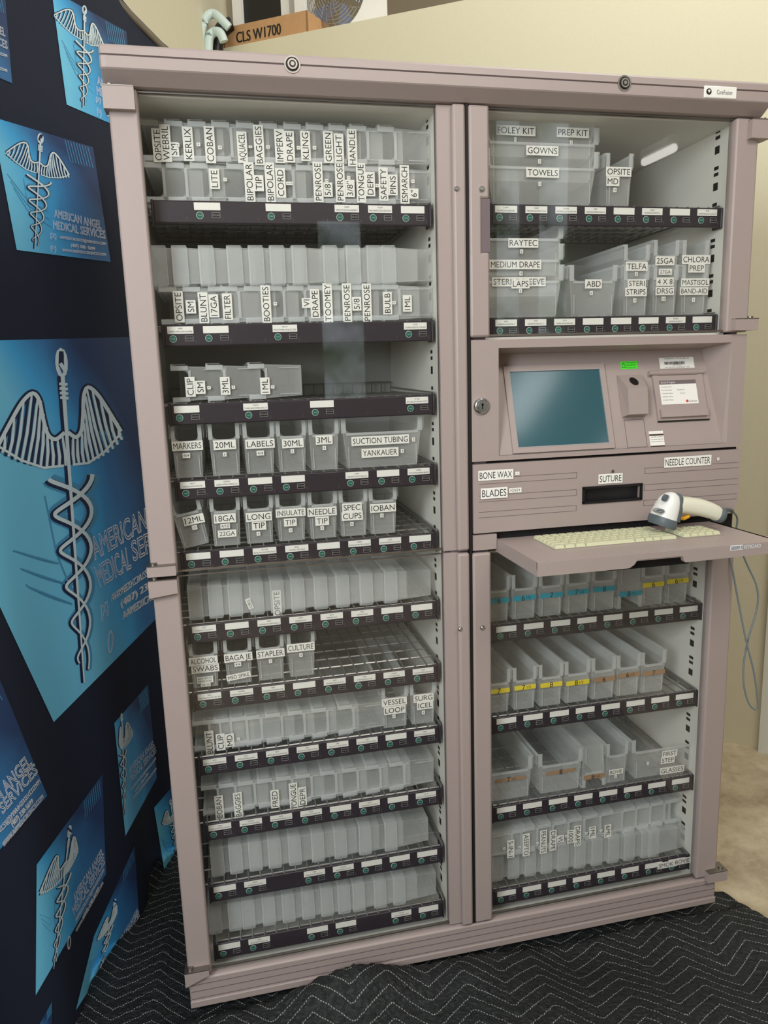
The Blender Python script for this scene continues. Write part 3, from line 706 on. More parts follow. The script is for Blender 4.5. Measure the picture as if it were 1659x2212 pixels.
for dr_, x, py in ((dul, 987, 408), (dll, 994, 1359), (dur, 1041, 408), (dlr, 1042, 1356)):
    c_ = U(x, py, 1, -.006); mb = MB(); mb.tube([(c_.x, -.0045, c_.z), (c_.x, -.0075, c_.z), (c_.x, -.009, c_.z)], [.0055, .005, .003], n=16); part(mb, 'screw', 'chrome', dr_)
def hinge(parent, x0, x1, z0, z1, skew=0, m='mauve'):
    mb = MB(); poly = [(x0, z0), (x1, z0 + skew), (x1, z1), (x0, z1)]
    mb.prism(poly, 1, -.014, .02); mb.box((x0 - .0, -.0150, z1 - .0), (x1, .02, z1 + .0015), 1); 
    xx = x0 + .012 if x0 < .5 else x1 - .012
    mb.cyl((xx, -.002, z1), .006, 2, .006, 1, 14)
    part(mb, 'hinge', [m, 'steel'], parent)
hinge(dul, -.006, .046, 1.846, 1.883, .0); hinge(dul, -.006, .048, 1.010, 1.030, 0); hinge(dll, -.006, .048, .968, 1.002, .006); hinge(dll, -.006, .045, .094, .128, .02)
hinge(dur, 1.272, 1.318, 1.842, 1.878, 0); hinge(dur, 1.258, 1.315, 1.452, 1.476, 0); hinge(dlr, 1.268, 1.322, .098, .125, 0)

# ---------------- control panel with tilted recess
CZ0, CZ1 = 1.196, 1.444
cpn = MB(); DPT = .070
# front frame around the opening and the wedge-shaped recess
OX0, OX1, OZ0, OZ1 = .718, 1.262, 1.206, 1.427
IX0, IX1 = .722, 1.238; IZ1 = 1.416
cpn.box((.659, 0, CZ0), (OX0, .03, CZ1), 0); cpn.box((OX1, 0, CZ0), (W - .001, .03, CZ1), 0); cpn.box((OX0, 0, CZ0), (OX1, .012, OZ0), 0); cpn.box((OX0, 0, OZ1), (OX1, .03, CZ1), 0)
A0, A1 = (OX0, 0, OZ0), (OX1, 0, OZ0); B0_, B1_ = (IX0, DPT, IZ1), (IX1, DPT, IZ1); C0, C1 = (OX0, 0, OZ1), (OX1, 0, OZ1)
P0, P1 = (OX0 + .004, .004, OZ0), (OX1 - .010, .004, OZ0)
cpn.add([P0, P1, B1_, B0_], [(0, 1, 2, 3)]); cpn.add([C0, B0_, B1_, C1], [(0, 1, 2, 3)]); cpn.add([A0, P0, B0_, C0], [(0, 1, 2, 3)]); cpn.add([P1, A1, C1, B1_], [(0, 1, 2, 3)]); cpn.add([A0, A1, P1, P0], [(0, 1, 2, 3)])
ctl = part(cpn, 'control_panel', 'mauve')
PO = Vector((0, .004, OZ0)); PU = (Vector((0, DPT, IZ1)) - PO); PL = PU.length; PU.normalize(); PR = Vector((1, 0, 0)); PN = PR.cross(PU)   # faces the viewer
def pan(px, py, off=0):
    d = ray(px, py); o0 = PO + PN * off; t_ = (o0 - CAM).dot(PN) / d.dot(PN); p = CAM + d * t_; return p.x, (p - o0).dot(PU)
def pp(u, v, h=0): return PO + PR * u + PU * v + PN * h
def pbox(mb, u0, u1, v0, v1, h0, h1, mi=0):
    q = [pp(u, v, h) for h in (h0, h1) for u, v in ((u0, v0), (u1, v0), (u1, v1), (u0, v1))]
    mb.add(q, [(0, 3, 2, 1), (4, 5, 6, 7), (0, 1, 5, 4), (1, 2, 6, 5), (2, 3, 7, 6), (3, 0, 4, 7)], mi)
def c8(x, y, off=0): return pan(980 + .4093 * x, 720 + .4093 * y, off)
u0, v1 = c8(295, 205); u1, v0 = c8(808, 580)
u0 = c8(312, 400)[0]; u1 = c8(792, 390)[0]
mb = MB(); pbox(mb, u0 + .0005, u1 - .0005, v0, v1, .0005, .0022); part(mb, 'screen', 'screen', ctl)
mb = MB(); bw = .012
for a_ in ((u0 - bw, u0, v0 - bw, v1 + bw), (u1, u1 + bw, v0 - bw, v1 + bw), (u0, u1, v0 - bw, v0), (u0, u1, v1, v1 + bw)): pbox(mb, *a_, 0.0002, .0045)
part(mb, 'screen_bezel', 'mauve', ctl)
mb = MB()
for a_ in ((u0 - .001, u0 + .0008, v0, v1), (u0, u1, v0 - .001, v0 + .0008), (u1 - .0008, u1 + .001, v0, v1), (u0, u1, v1 - .0008, v1 + .001)): pbox(mb, *a_, .0003, .005)
part(mb, 'screen_edge', 'ringd', ctl)
# reader block: wedge with a finger window
ua, va = c8(880, 440); ub, vb = c8(1005, 225)
ua = c8(893, 440)[0]; ub = c8(1003, 430)[0]
vt = c8(950, 225)[1]; vm = c8(950, 300)[1] - .012; vb_ = c8(950, 440)[1]
mb = MB(); xa, xb = ua - .002, ub + .002
pr = [(vt + .002, .001), (vt, .008), (vm + .008, .032), (vb_, .022), (vb_, .001)]
mb.loft([[pp(x + (s_ * (.0 if h < .01 else .004)), v, h) for v, h in pr] for x, s_ in ((xa, 1), (xb, -1))], 0, True)
rd = part(mb, 'card_reader', 'mauve', ctl)
mb = MB(); cu = (xa + xb) / 2; nrm = Vector((0, 0, 0))
a0 = pp(cu, vt - .012, .0175); 
ring = []
v_a, h_a, v_b, h_b = vt, .008, vm + .008, .032
for k in range(24):
    an = 2 * math.pi * k / 24; s_ = .5 + .30 * math.sin(an); ring.append((cu + .0095 * math.cos(an), v_a + (v_b - v_a) * s_, h_a + (h_b - h_a) * s_))
mb.loft([[pp(u, v, h - .002) for u, v, h in ring], [pp(u, v, h + .0012) for u, v, h in ring]], 0, True)
o = part(mb, 'reader_window', 'black', ctl)
# printer flap
ua, vt = c8(1040, 205); ub = c8(1315, 300)[0]; ua = c8(1055, 320)[0]; vb_ = c8(1190, 460)[1]; vt = c8(1170, 222)[1]
mb = MB(); pbox(mb, ua, ub, vb_, vt, .0, .006); pbox(mb, ua + .004, ub - .004, vb_ + .006, vb_ + .024, .006, .014)
mb.tube([pp(ua - .008, vt + .005, .006), pp(ub + .004, vt + .005, .006)], .0055, 0, 12); mb.tube([pp(ua + .012, vt + .005, .006), pp(ub - .014, vt + .005, .006)], .0065, 0, 12)
pbox(mb, ua, ub + .004, vb_ - .0025, vb_, 0, .004, 1)
part(mb, 'printer_flap', ['mauve', 'gap'], ctl)
u_0 = c8(1082, 320)[0]; u_1 = c8(1275, 310)[0]; v_0 = c8(1170, 378)[1]; v_1 = c8(1170, 252)[1]
mb = MB(); pbox(mb, u_0, u_1, v_0, v_1, .0062, .0068, 0); pbox(mb, u_0, u_1, v_1 - .009, v_1, .0068, .0070, 2)
text_on(mb, 'Service & Support', pp(u_0 + .022, v_1 - .0045, .0070), .0042, PR, PU, 0, width=.036, off=.0003)
for k, s_ in enumerate(('For assistance call us:', 'Phone Number', 'Customer Name', 'Software Version', 'Installed Type')):
    text_on(mb, s_, pp(u_0 + .017, v_1 - .0145 - k * .0075, .0068), .0028, PR, PU, 3, width=.026, off=.0003)
text_on(mb, 'Number ID', pp(u_0 + .052, v_1 - .022, .0068), .0026, PR, PU, 3, off=.0003); text_on(mb, 'Zone ID', pp(u_0 + .055, v_1 - .03, .0068), .0026, PR, PU, 3, off=.0003)
text_on(mb, 'CareFusion', pp(u_1 - .014, v_0 + .006, .0068), .004, PR, PU, 3, width=.021, off=.0003)
rg = [pp(u_1 - .0285 + .0032 * math.cos(2 * math.pi * k / 16), v_0 + .0063 + .0032 * math.sin(2 * math.pi * k / 16), .0071) for k in range(16)]; mb.add(rg, [tuple(range(16))], 4)
part(mb, 'service_card', ['paper', 'ink', 'mauve_dark', 'inkgrey', 'inkred'], ctl)
# stickers on the panel
def psticker(x0, y0, x1, y1, name, lines, paper='paper', h=.0006, bars=False, tri_=False, band=None):
    u_0, v_1 = c8(x0, y0); u_1 = c8(x1, (y0 + y1) / 2)[0]; v_0 = c8(x0, y1)[1]; mb = MB(); pbox(mb, u_0, u_1, v_0, v_1, 0.0002, h)
    n_ = len(lines); wdt = u_1 - u_0
    for k, (s_, wf, cap) in enumerate(lines):
        text_on(mb, s_, pp((u_0 + u_1) / 2 + (.25 * wdt * 0 if not tri_ else .1 * wdt), v_1 - (v_1 - v_0) * (k + .5) / n_, h), cap, PR, PU, 1, width=wdt * wf, off=.0003)
    if bars:
        x = u_0 + wdt * .14
        while x < u_0 + wdt * .72:
            w_ = random.choice((.0005, .0009, .0014)); pbox(mb, x, x + w_, v_0 + (v_1 - v_0) * .36, v_0 + (v_1 - v_0) * .62, h, h + .0002, 1); x += w_ + random.choice((.0005, .0009))
    if tri_:
        a_, b_, c__ = pp(u_0 + .002, v_0 + .004, h + .0003), pp(u_0 + .012, v_0 + .004, h + .0003), pp(u_0 + .007, v_1 - .003, h + .0003)
        for p_, q_ in ((a_, b_), (b_, c__), (c__, a_)): mb.tube([p_, q_], .0004, 1, 4)
    if band:
        for f0, f1 in band: pbox(mb, u_0, u_1, v_0 + (v_1 - v_0) * f0, v_0 + (v_1 - v_0) * f1, h, h + .0003, 2)
    return part(mb, name, [paper, 'ink', mat('dark_band', srgb(70, 42, 36), .5)], ctl)
psticker(878, 150, 970, 190, 'caution_sticker', [('DO NOT USE PHONE', .55, .0022), ('CLEAN LENS WITH', .55, .0022), ('SOFT DRY CLOTH', .55, .0022)], 'neon', tri_=True)
psticker(1082, 130, 1268, 188, 'barcode_sticker', [('CABINETS: STORAGE: M', .72, .0032), ('', .1, .002), ('', .1, .002), ('UNIT 2079631', .25, .002), ('PN 138718-01 ASSEMBLED   USA', .7, .002)], bars=True)
psticker(1028, 518, 1110, 606, 'swipe_sticker', [('', .1, .001), ('', .1, .001), ('SWIPE CARD', .8, .002), ('TO READ BADGE', .85, .002), ('WITH STRIPE IN', .85, .002), ('', .1, .002), ('', .1, .002)], band=((.0, .12), (.72, .82)))
mb = MB(); uq0, vq1 = c8(898, 460); uq1 = c8(1010, 520)[0]; vq0 = c8(905, 605)[1]
for a_ in ((uq0, uq1, vq1, vq1 + .0008), (uq0, uq1, vq0, vq0 + .0008), (uq0, uq0 + .0008, vq0, vq1), (uq1, uq1 + .0008, vq0, vq1)): pbox(mb, *a_, .0001, .0007)
part(mb, 'cover_outline', 'mauve_dark', ctl)
c_ = U(1039, 877, 1, 0); mb = MB(); mb.tube([(c_.x, .0, c_.z), (c_.x, -.005, c_.z), (c_.x, -.007, c_.z)], [.0165, .0165, .013], n=32); mb.tube([(c_.x, -.007, c_.z), (c_.x, -.010, c_.z)], .009, 0, 24); mb.box((c_.x - .0012, -.0105, c_.z - .006), (c_.x + .0012, -.009, c_.z + .006), 1); mb.cyl((c_.x, -.0105, c_.z + .003), .0022, 1, .001, 1, 10)
part(mb, 'key_lock', ['chrome', 'black'], ctl)
mb = MB(); mb.box((.655, .013, 1.001), (W - .002, .028, 1.196)); part(mb, 'panel_backing', 'gap')
# ---------------- drawer
DZ0, DZ1 = 1.043, 1.190
mb = MB(); hx0, hx1, hz0, hz1 = .912, 1.05, 1.093, 1.125
poly_r = [(hx1, DZ0), (1.285, DZ0), (W - .001, DZ0 + .03), (W - .001, DZ1), (hx1, DZ1)]
mb.prism(poly_r, 1, -.002, .012); mb.box((.66, -.002, DZ0), (hx0, .012, DZ1)); mb.box((hx0, -.002, DZ0), (hx1, .012, hz0)); mb.box((hx0, -.002, hz1), (hx1, .012, DZ1))
for z0_, z1_ in ((1.160, 1.148), (1.123, 1.110), (1.088, 1.076)):
    for xa, xb in ((.672, .895), (1.058, W - .006)):
        for z in (z0_, z1_): mb.box((xa, -.0025, z), (xb, -.0018, z + .0009), 1)
        xe = xb if xa < .8 else xa
        mb.box((xe, -.0025, z1_), (xe + .0009, -.0018, z0_ + .0009), 1)
drw = part(mb, 'drawer', ['mauve', 'mauve_dark'])
mb = MB(); mb.box((hx0 - .003, -.005, hz0 - .003), (hx1 + .003, -.001, hz0 + .002)); mb.box((hx0 - .003, -.005, hz1 - .002), (hx1 + .003, -.001, hz1 + .003)); mb.box((hx0 - .003, -.005, hz0), (hx0 + .002, -.001, hz1)); mb.box((hx1 - .002, -.005, hz0), (hx1 + .003, -.001, hz1))
mb.box((hx0, .010, hz0), (hx1, .013, hz1)); mb.box((hx0, -.001, hz0), (hx1, .012, hz0 + .002)); mb.box((hx0, -.001, hz1 - .002), (hx1, .012, hz1)); part(mb, 'drawer_handle', 'black', drw)
def dst(txt, x, y, cap=.013, rot=0, y_=-.0026, maxw=.2, pad=.003):
    maxw = {'BONE WAX': .072, 'BLADES': .054, 'SUTURE': .052, 'NEEDLE COUNTER': .112, '4 EACH': .022}.get(txt, .2)
    c_ = CP(8, x, y, y_); o = sticker(None, (0, 0, 0), c_, txt, cap, rot, maxw, pad=pad); o.parent = drw
dst('BONE WAX', 222, 747, .0135); dst('4', 335, 739, .0035, pad=.0035); dst('BLADES', 212, 842, .0145); dst('4 EACH', 325, 828, .0058, 180); dst('SUTURE', 827, 766, .0135); dst('NEEDLE COUNTER', 1234, 675, .0145); dst('2', 1393, 663, .004, pad=.0015)
c_ = CP(8, 837, 727, -.003); mb = MB(); mb.tube([(c_.x, -.002, c_.z), (c_.x, -.006, c_.z)], [.004, .003], n=12); part(mb, 'drawer_screw', 'chrome', drw)
mb = MB(); mb.box((.659, -.002, 1.006), (.712, .012, 1.039)); part(mb, 'corner_block', 'mauve')
# ---------------- keyboard tray
mb = MB(); ty0, ty1, tx0, tx1, tz = -.205, .008, .714, 1.246, 1.026
outl = [(tx0, -.205), (tx1 + .002, -.205), (tx1 + .002, -.165), (tx1 - .006, -.155), (tx1 - .006, ty1), (tx0, ty1)]
mb.prism(outl, 2, 1.0105, tz)
mb.prism([(tx0, tz - .001), (tx1 + .002, tz - .001), (tx1 + .002, 1.002), (1.027, .999), (1.023, 1.002), (1.02, 1.013), (.922, 1.013), (.915, 1.004), (.905, .998), (tx0, .998)], 1, -.207, -.198)
mb.box((tx0 - .001, -.203, .9985), (tx0 + .005, ty1, tz + .0006)); mb.box((tx1 - .012, -.2, 1.0), (tx1 - .006, ty1, tz)); 
mb.box((tx0 + .02, ty1 + .001, 1.012), (tx1 - .02, .20, 1.022)); mb.box((.88, -.17, .985), (1.06, ty1, 1.0095), 1)  # black block stands in for the darkness under the front cutout
tray = part(mb, 'keyboard_tray', ['mauve', 'gap'])
mb = MB(); mb.box((.786, -.127, tz - .001), (1.068, -.018, tz + .0012)); mb.box((1.079, -.127, tz - .001), (1.170, -.048, tz + .0012)); part(mb, 'key_well', mat('key_well', srgb(150, 140, 128), .6), tray)
kw = .0176
krows = [[1] * 15, [1] * 13 + [1.5, .5], [1.5] + [1] * 12 + [1.5], [1.75] + [1] * 11 + [2.25], [2.25] + [1] * 10 + [1.75, 1], [1.25, 1.25, 1.25, 6, 1.25, 1, 1, 2]]
def keymesh(w_, d_):
    k = MB(); a_ = [(x, y, 0) for x, y in ((0, 0), (w_, 0), (w_, d_), (0, d_))]; i_ = .0022
    k.loft([a_, [(min(max(x, i_), w_ - i_), min(max(y, i_), d_ - i_), .0065) for x, y, z in a_]]); return k.mesh('key', ['key'])
kc = {}
def key(x, y, w_, d_):
    q = (round(w_, 4), round(d_, 4))
    if q not in kc: kc[q] = keymesh(*q)
    o = D.objects.new('key', kc[q]); COL.objects.link(o); o.parent = tray; o.location = (x, y, tz + .0012)
for r_, rw in enumerate(krows):
    x = .788; tot = sum(rw); y = -.0365 - r_ * .0178
    for u_ in rw:
        w_ = u_ * kw * 15.6 / tot
        key(x, y, w_ - .0015, .0162); x += w_
for r_ in range(4):
    for k in range(5): key(1.081 + k * .0177, -.0665 - r_ * .0178 + 0, .0162, .0162)
c_ = U(1591, 1183, 1, -.207); mb = MB(); mb.box((c_.x - .014, -.2078, c_.z - .005), (c_.x + .014, -.2068, c_.z + .005), 0)
for k in range(3):
    for i in range(9): mb.box((c_.x - .0125 + i * .0022, -.2081, c_.z + .0015 - k * .0025), (c_.x - .0125 + i * .0022 + .0016, -.2079, c_.z + .0033 - k * .0025), 1)
for k in range(3):
    for i in range(2): mb.box((c_.x + .009 + i * .0022, -.2081, c_.z + .0015 - k * .0025), (c_.x + .009 + i * .0022 + .0016, -.2079, c_.z + .0033 - k * .0025), 1)
text_on(mb, 'KEYBOARD', (c_.x + .036, -.2078, c_.z), .0075, Vector((1, 0, 0)), Vector((0, 0, 1)), 0, width=.038, off=.0002, bold=.0001)
part(mb, 'keyboard_marking', ['whiteink', 'mauve_dark'], tray)

# ------------------------------------------------------------------ shelves
RH = .0412; YR = .050
ORD = ['top', 'second', 'third', 'fourth', 'fifth', 'sixth', 'seventh', 'eighth', 'ninth', 'tenth', 'bottom']
ZL = [z - .0213 + 0.0 for z in (1.6831, 1.4576, 1.3067, 1.1571, 1.0108, .8557, .7066, .5575, .4022, .2511, .1044)]
ZL = [z + .03 - .0 for z in (1.6831, 1.4576, 1.3067, 1.1571, 1.0108, .8557, .7066, .5575, .4022, .2511, .1044)]
ZR = [z + .03 for z in (1.6872, 1.4606, .7842, .5597, .3316, .1069)]
def fence(mb, x0, x1, y, z, h, n):
    mb.tube([(x0, y, z + h), (x1, y, z + h)], .0018, n=5)
    for k in range(n + 1): x = x0 + (x1 - x0) * k / n; mb.tube([(x, y, z), (x, y, z + h)], .0014, n=4)
def wire_deck(x0, x1):
    mb = MB(); y0, y1 = .0515, .455
    n = int((x1 - x0) / .0254)
    for k in range(n + 1): x = x0 + (x1 - x0) * k / n; mb.tube([(x, y0, .0002), (x, y1, .0002)], .0016, n=5)
    for k in range(9): y = y0 + (y1 - y0) * k / 8; mb.tube([(x0, y + .012, -.0036), (x1, y + .012, -.0036)], .0022, n=5)
    fence(mb, x0, x1, y1, -.004, .03, 22)
    for x in (x0, x1): mb.tube([(x, y0, -.007), (x, y1, -.007)], .003, n=6); mb.tube([(x, y0, .004), (x, y1, .012)], .002, n=5)
    return mb.mesh('wire_deck', ['wire'])
def rail_mesh(x0, x1):
    mb = MB(); mb.box((x0, YR, -RH), (x1, YR + .007, 0), 0, .0025); mb.box((x0, YR + .007, -.012), (x1, YR + .02, -.008), 0)
    mb.box((x0 - .004, YR - .001, -RH - .002), (x0 + .001, YR + .03, .001), 0, .002); mb.box((x1 - .001, YR - .001, -RH - .002), (x1 + .004, YR + .03, .001), 0, .002)
    pit = (x1 - x0) / 8
    for k in range(8): mb.box((x0 + pit * (k + .88), YR - .0003, -RH + .006), (x0 + pit * (k + .88) + .0006, YR + .001, -RH + .012), 1)
    return mb.mesh('label_rail', ['rail', 'mauve_dark'])
def ring_btn():
    mb = MB(); mb.tube([(0, 0, 0), (0, -.001, 0)], .0068, 1, 20); mb.tube([(0, -.001, 0), (0, -.0014, 0)], .0059, 0, 20)
    text_on(mb, 'TAKE', (0, -.0014, 0), .002, Vector((1, 0, 0)), Vector((0, 0, 1)), 1, width=.0075, off=.0002); return mb.mesh('take_button', ['green_btn', 'ring'])
def sq_btn():
    mb = MB()
    for a_ in ((-.0078, -.0050, .0078, -.0044), (-.0078, .0044, .0078, .0050), (-.0078, -.005, -.0072, .005), (.0072, -.005, .0078, .005)): mb.box((a_[0], -.0008, a_[1]), (a_[2], 0, a_[3]), 1)
    mb.box((-.0074, -.0005, -.0047), (.0074, 0, .0047), 0); text_on(mb, 'RETURN', (0, -.0005, 0), .0026, Vector((1, 0, 0)), Vector((0, 0, 1)), 1, width=.0125, off=.0002); return mb.mesh('return_button', ['black', 'ringd'])
TAKE, RET = ring_btn(), sq_btn()
DKs = {0: (wire_deck(.036, .594), rail_mesh(.058, .5915)), 1: (wire_deck(.712, 1.252), rail_mesh(.7229, 1.2560))}
tagm = {}
def tag_mesh(s):
    if s not in tagm:
        mb = MB(); mb.box((-.0242, -.0008, -.0068), (.0242, 0, .0068), 0)
        if s:
            a_, b_ = s.split('|'); text_on(mb, a_, (0, -.0008, .0030), .0029, Vector((1, 0, 0)), Vector((0, 0, 1)), 1, off=.0002)
            text_on(mb, b_, (0, -.0008, -.0028), .0029, Vector((1, 0, 0)), Vector((0, 0, 1)), 1, width=min(.044, .0017 * len(b_) + .004), off=.0002)
        tagm[s] = mb.mesh('slot_tag', ['paper', 'ink'])
    return tagm[s]
def shelf(side, z, slots_, where, xe=None):
    x0, x1 = ((.058, .5915), (.7229, xe or 1.2560))[side]
    th = thing('wire_shelf', where, 'shelf', ((x0 + x1) / 2, .06, z), 'wire shelves in the cabinet')
    L0 = Vector((-(x0 + x1) / 2, -.06, 0)) if False else Vector((-th.location.x, -.06, 0))
    dk = D.objects.new('wire_deck', DKs[side][0]); rl = D.objects.new('label_rail', DKs[side][1])
    for o in (dk, rl): COL.objects.link(o); o.parent = th; o.location = L0
    pit = (x1 - x0) / 8
    for k in range(8):
        s_ = slots_[k]
        if s_ is None: continue
        xc = x0 + pit * (k + .5)
        for nm, me, dx, dz in (('slot_tag', tag_mesh(s_), -.002, -.0105), ('take_button', TAKE, -.0165, -.0268), ('return_button', RET, .0135, -.0262)):
            o = D.objects.new(nm, me); COL.objects.link(o); o.parent = rl; o.location = (xc + dx, YR - .0002, dz)
    return th
B = ''
SL = [
 [None, B, None, B, None, '52001|APPLICATOR,CHLORAPREP,T', '16324|MED,DRAPE,SURG,GEN,76X44', B],
 ['8780|DRAPE,C-ARM,X-RAY,#120486', B, None, '04114|PACK,TOWEL,VA,BLUE,STERI', None, None, None, '16325|GOWN,SURGICAL,STER,DISP'],
 [B, None, '31410|TOWEL,XRAY IMPERV,STRL,TU', None, B, None, None, '31142|SPONGE,LAP,18X18IN,W/DET'],
 ['04371|MARKER,SKIN,SURG,STD', '022056|LABEL,W/PEN,STERILE,CA', B, B, None, '13924|CONNECTOR,SUCTION,5 IN', B, '16048|TIP,SUCTION,YANKAUER,REG'],
 [B, B, '132110A|BOVIE TIP,LONG,TEFLON,GS', '8632|CAUTERY TIP,TEFLN', B, '18404|PENCIL,BOVIE,TEFLON,DISP', '8343|DRAPE,IOBAN,23X17,CA 20', B],
 ['12071|SYRINGE,TIP,CA,W/O', B, '3059|SYRINGE,W/O NEEDLE,BD,L/L', '3079|SYRINGE,W/O', '3019|SYRINGE,W/O', '3007|SYRINGE,W/O', B, B],
 ['2842|NEEDLE,BLUNT,FTRD,19X1,18G', '029596|NEEDLE,SAFETY,HEMAFY,22', '3067|HOLD,DRUGS,TRANSDUC,STER', B, '4230|BAGAJET,MED,20/CA,LF', '5382|STAPLER,SKIN,CA,LF', '139209|CULTURE,SWAB', '1305|CONT,SPECIMEN,STER,4OZ,S'],
 ['9225|HEMOCLIP,TITANIUM,MED,GRN', '9271|HEMOCLIP,MED,200/BX', '9273|HEMOCLIP,TITANIUM,LG,LF', '8231|APPLICATOR,TIPPED,COTTON', '209|TAPE,SOFT,1.5IN,COTTON', '7705|SUTURE,VICRYL,3-0,REEL', B, '9248|HEMOSTAT,SURGICEL,3X4 CA'],
 ['19826|BAND,COMP,ESM,STER,4IN', '072310|BAND,COMP,ESM,STER,6', '8209|DISPENSER,SYRINGE,10 CA', '5625|GLOVE,EXAM,STER,LG,PR', B, '8234|DRAIN,PENROSE,18X1/4', B, '13179|LINER,SUCTION,3000CC,DI'],
 [B, '07607|BLADE,SURG,#15,SS', None, '1396|DRAIN,BULB,100CC,SIL', '072350|BAND,BLAKE,FLAT,CA', B, B, B],
 [B, '2396|BAG,PLASTIC,20X12 CA', None, B, B, None, '01739|COVER,CAMERA,STERI', B],
]
SR = [
 ['574871|GLOVES,SURG,8,BIOGEL', '10605|PREP,SKIN,ALCOHOL,CX 8', '075292|ADHESIVE,LIQUID,STER,AMP', '4001|DRESSING,IMPREG,XERO,8', B, '20242|BANDAGE,ADH,ELASTIC', B, '9190|BANDAGE,ELASTIC,6X5 YD'],
 ['8554|DRESSING,ADHES,TEL,3', '9107|GAUZE,SPONGE,4X4,12', '8172|DRESSING,NON-ADH,ABD', B, B, B, '023629|PACKING,GAUZE,1/4', B],
 [B] * 8, [B] * 8, [B] * 8, [B] * 8]
for i, z in enumerate(ZL): shelf(0, z, SL[i], '%s wire shelf with dark label rail in the left bay' % ORD[i])
RW = ['upper wire shelf behind the upper right glass door', 'lower wire shelf behind the upper right glass door', 'wire shelf just below the keyboard tray, right bay',
      'wire shelf of yellow and brown taped bins, right bay', 'wire shelf under the wide brown-taped bins, right bay', 'lowest wire shelf of the right bay']
SHR = [shelf(1, z, SR[i], RW[i]) for i, z in enumerate(ZR)]

# ------------------------------------------------------------------ bins
BL = .30; T_ = .0013; YB = .0675
def bin_geo(w_, h, L_=BL, lip=.074):
    """upright bin, front at y=0, opening up, rim width w_, height h with scooped front wall"""
    mb = MB(); k = .86; lipz = h * lip / .107 if h > .09 else h * .7
    hw = lambda z: w_ / 2 * (k + (1 - k) * z / h)
    for sd in (-1, 1):
        q = [(sd * hw(0), .004, 0), (sd * hw(0), L_ - .004, 0), (sd * hw(h), L_, h), (sd * hw(h), 0, h)]
        q2 = [(x - sd * T_, y, z) for x, y, z in q]; mb.add(q + q2, [(0, 1, 2, 3), (7, 6, 5, 4), (0, 4, 5, 1), (1, 5, 6, 2), (2, 6, 7, 3), (3, 7, 4, 0)], 0)
        mb.box((sd * hw(h), 0, h - .004), (sd * (hw(h) + .0035), L_, h), 1)
        mb.box((sd * (hw(h) + .0025), .0, h - .028), (sd * (hw(h) + .0035), L_ + .002, h - .004), 2)
        # front ribs
        mb.box((sd * (hw(h * .25) - .006), -.0012, h * .04), (sd * (hw(h * .25) - .0046), .0008, h * .42), 1)
    mb.add([(-hw(0), .004, 0), (hw(0), .004, 0), (hw(0), L_ - .004, 0), (-hw(0), L_ - .004, 0), (-hw(0), .004, T_), (hw(0), .004, T_), (hw(0), L_ - .004, T_), (-hw(0), L_ - .004, T_)], [(0, 3, 2, 1), (4, 5, 6, 7), (0, 1, 5, 4), (1, 2, 6, 5), (2, 3, 7, 6), (3, 0, 4, 7)], 0)
    r = min(.011, w_ * .16); ear = min(.010, w_ * .13)
    def front(y, full):
        pts = [(-hw(0), 0), (hw(0), 0), (hw(h), h)]
        if full: pts += [(-hw(h), h)]
        else:
            xi = hw(h) - ear; pts += [(xi, h)]
            for a_ in (0, 30, 60, 90): pts.append((xi - r + r * math.cos(R(a_)), lipz + r - r * math.sin(R(a_))))
            for a_ in (90, 60, 30, 0): pts.append((-xi + r - r * math.cos(R(a_)), lipz + r - r * math.sin(R(a_))))
            pts += [(-xi, h), (-hw(h), h)]
        return pts
    yo = lambda z: .004 * (1 - z / h)
    def plate(pts, yb, sgn, mi):
        n = len(pts); a_ = [(x, yb + sgn * yo(z), z) for x, z in pts]; b_ = [(x, yb + sgn * yo(z) + sgn * T_, z) for x, z in pts]
        mb.add(a_ + b_, [tuple(range(n)), tuple(range(2 * n - 1, n - 1, -1))] + [(i, (i + 1) % n, n + (i + 1) % n, n + i) for i in range(n)], mi)
    plate(front(0, False), 0, 1, 0); plate(front(0, True), L_, -1, 0)
    # lip strip along the scoop and the rear rim
    xi = hw(h) - ear - r
    mb.box((-xi - r, -.002, lipz - .005), (xi + r, .001, lipz), 1); mb.box((-hw(h), L_ + .0005, h - .003), (hw(h), L_ + .003, h), 1); mb.box((-hw(h) - .0025, L_ + .0015, h - .028), (hw(h) + .0025, L_ + .003, h - .003), 2); mb.box((-hw(h), L_ + .0015, h - .0295), (hw(h), L_ + .0032, h - .028), 1)
    for sd in (-1, 1): mb.box((sd * (hw(h) - ear), -.0015, lipz), (sd * hw(h), .0005, h), 1)
    return mb
bcache = {}
def bin_mesh(w_, h, ori, tilt=0, L_=BL):
    key_ = (round(w_, 4), round(h, 4), ori, tilt, L_)
    if key_ in bcache: return bcache[key_]
    mb = bin_geo(w_, h, L_)
    if 'R' in ori: mb.xf(lambda p: Vector((-p.x, L_ - p.y, p.z)))           # rear end to the front
    if 'l' in ori: mb.xf(lambda p: Vector((-p.z + h, p.y, p.x + w_ / 2 + .0015)))     # lying, opening to the left
    elif 'r' in ori: mb.xf(lambda p: Vector((p.z, p.y, -p.x + w_ / 2 + .0015)))       # lying, opening to the right
    elif 'd' in ori: mb.xf(lambda p: Vector((-p.x, p.y, h - p.z)))          # upside down
    if tilt:
        m_ = Matrix.Rotation(R(tilt), 3, 'Y'); mb.xf(lambda p: m_ @ p)
        lo = min(v[2] for v in mb.v); mb.xf(lambda p: p - Vector((0, 0, lo)))
    bcache[key_] = mb.mesh('storage_bin', ['bin', 'binrim', 'binband']); return bcache[key_]
def place_bin(me, x, y, z, label, group):
    o = D.objects.new('storage_bin', me); COL.objects.link(o); o.location = (x, y, z + .002); return tag(o, label, 'bin', group)
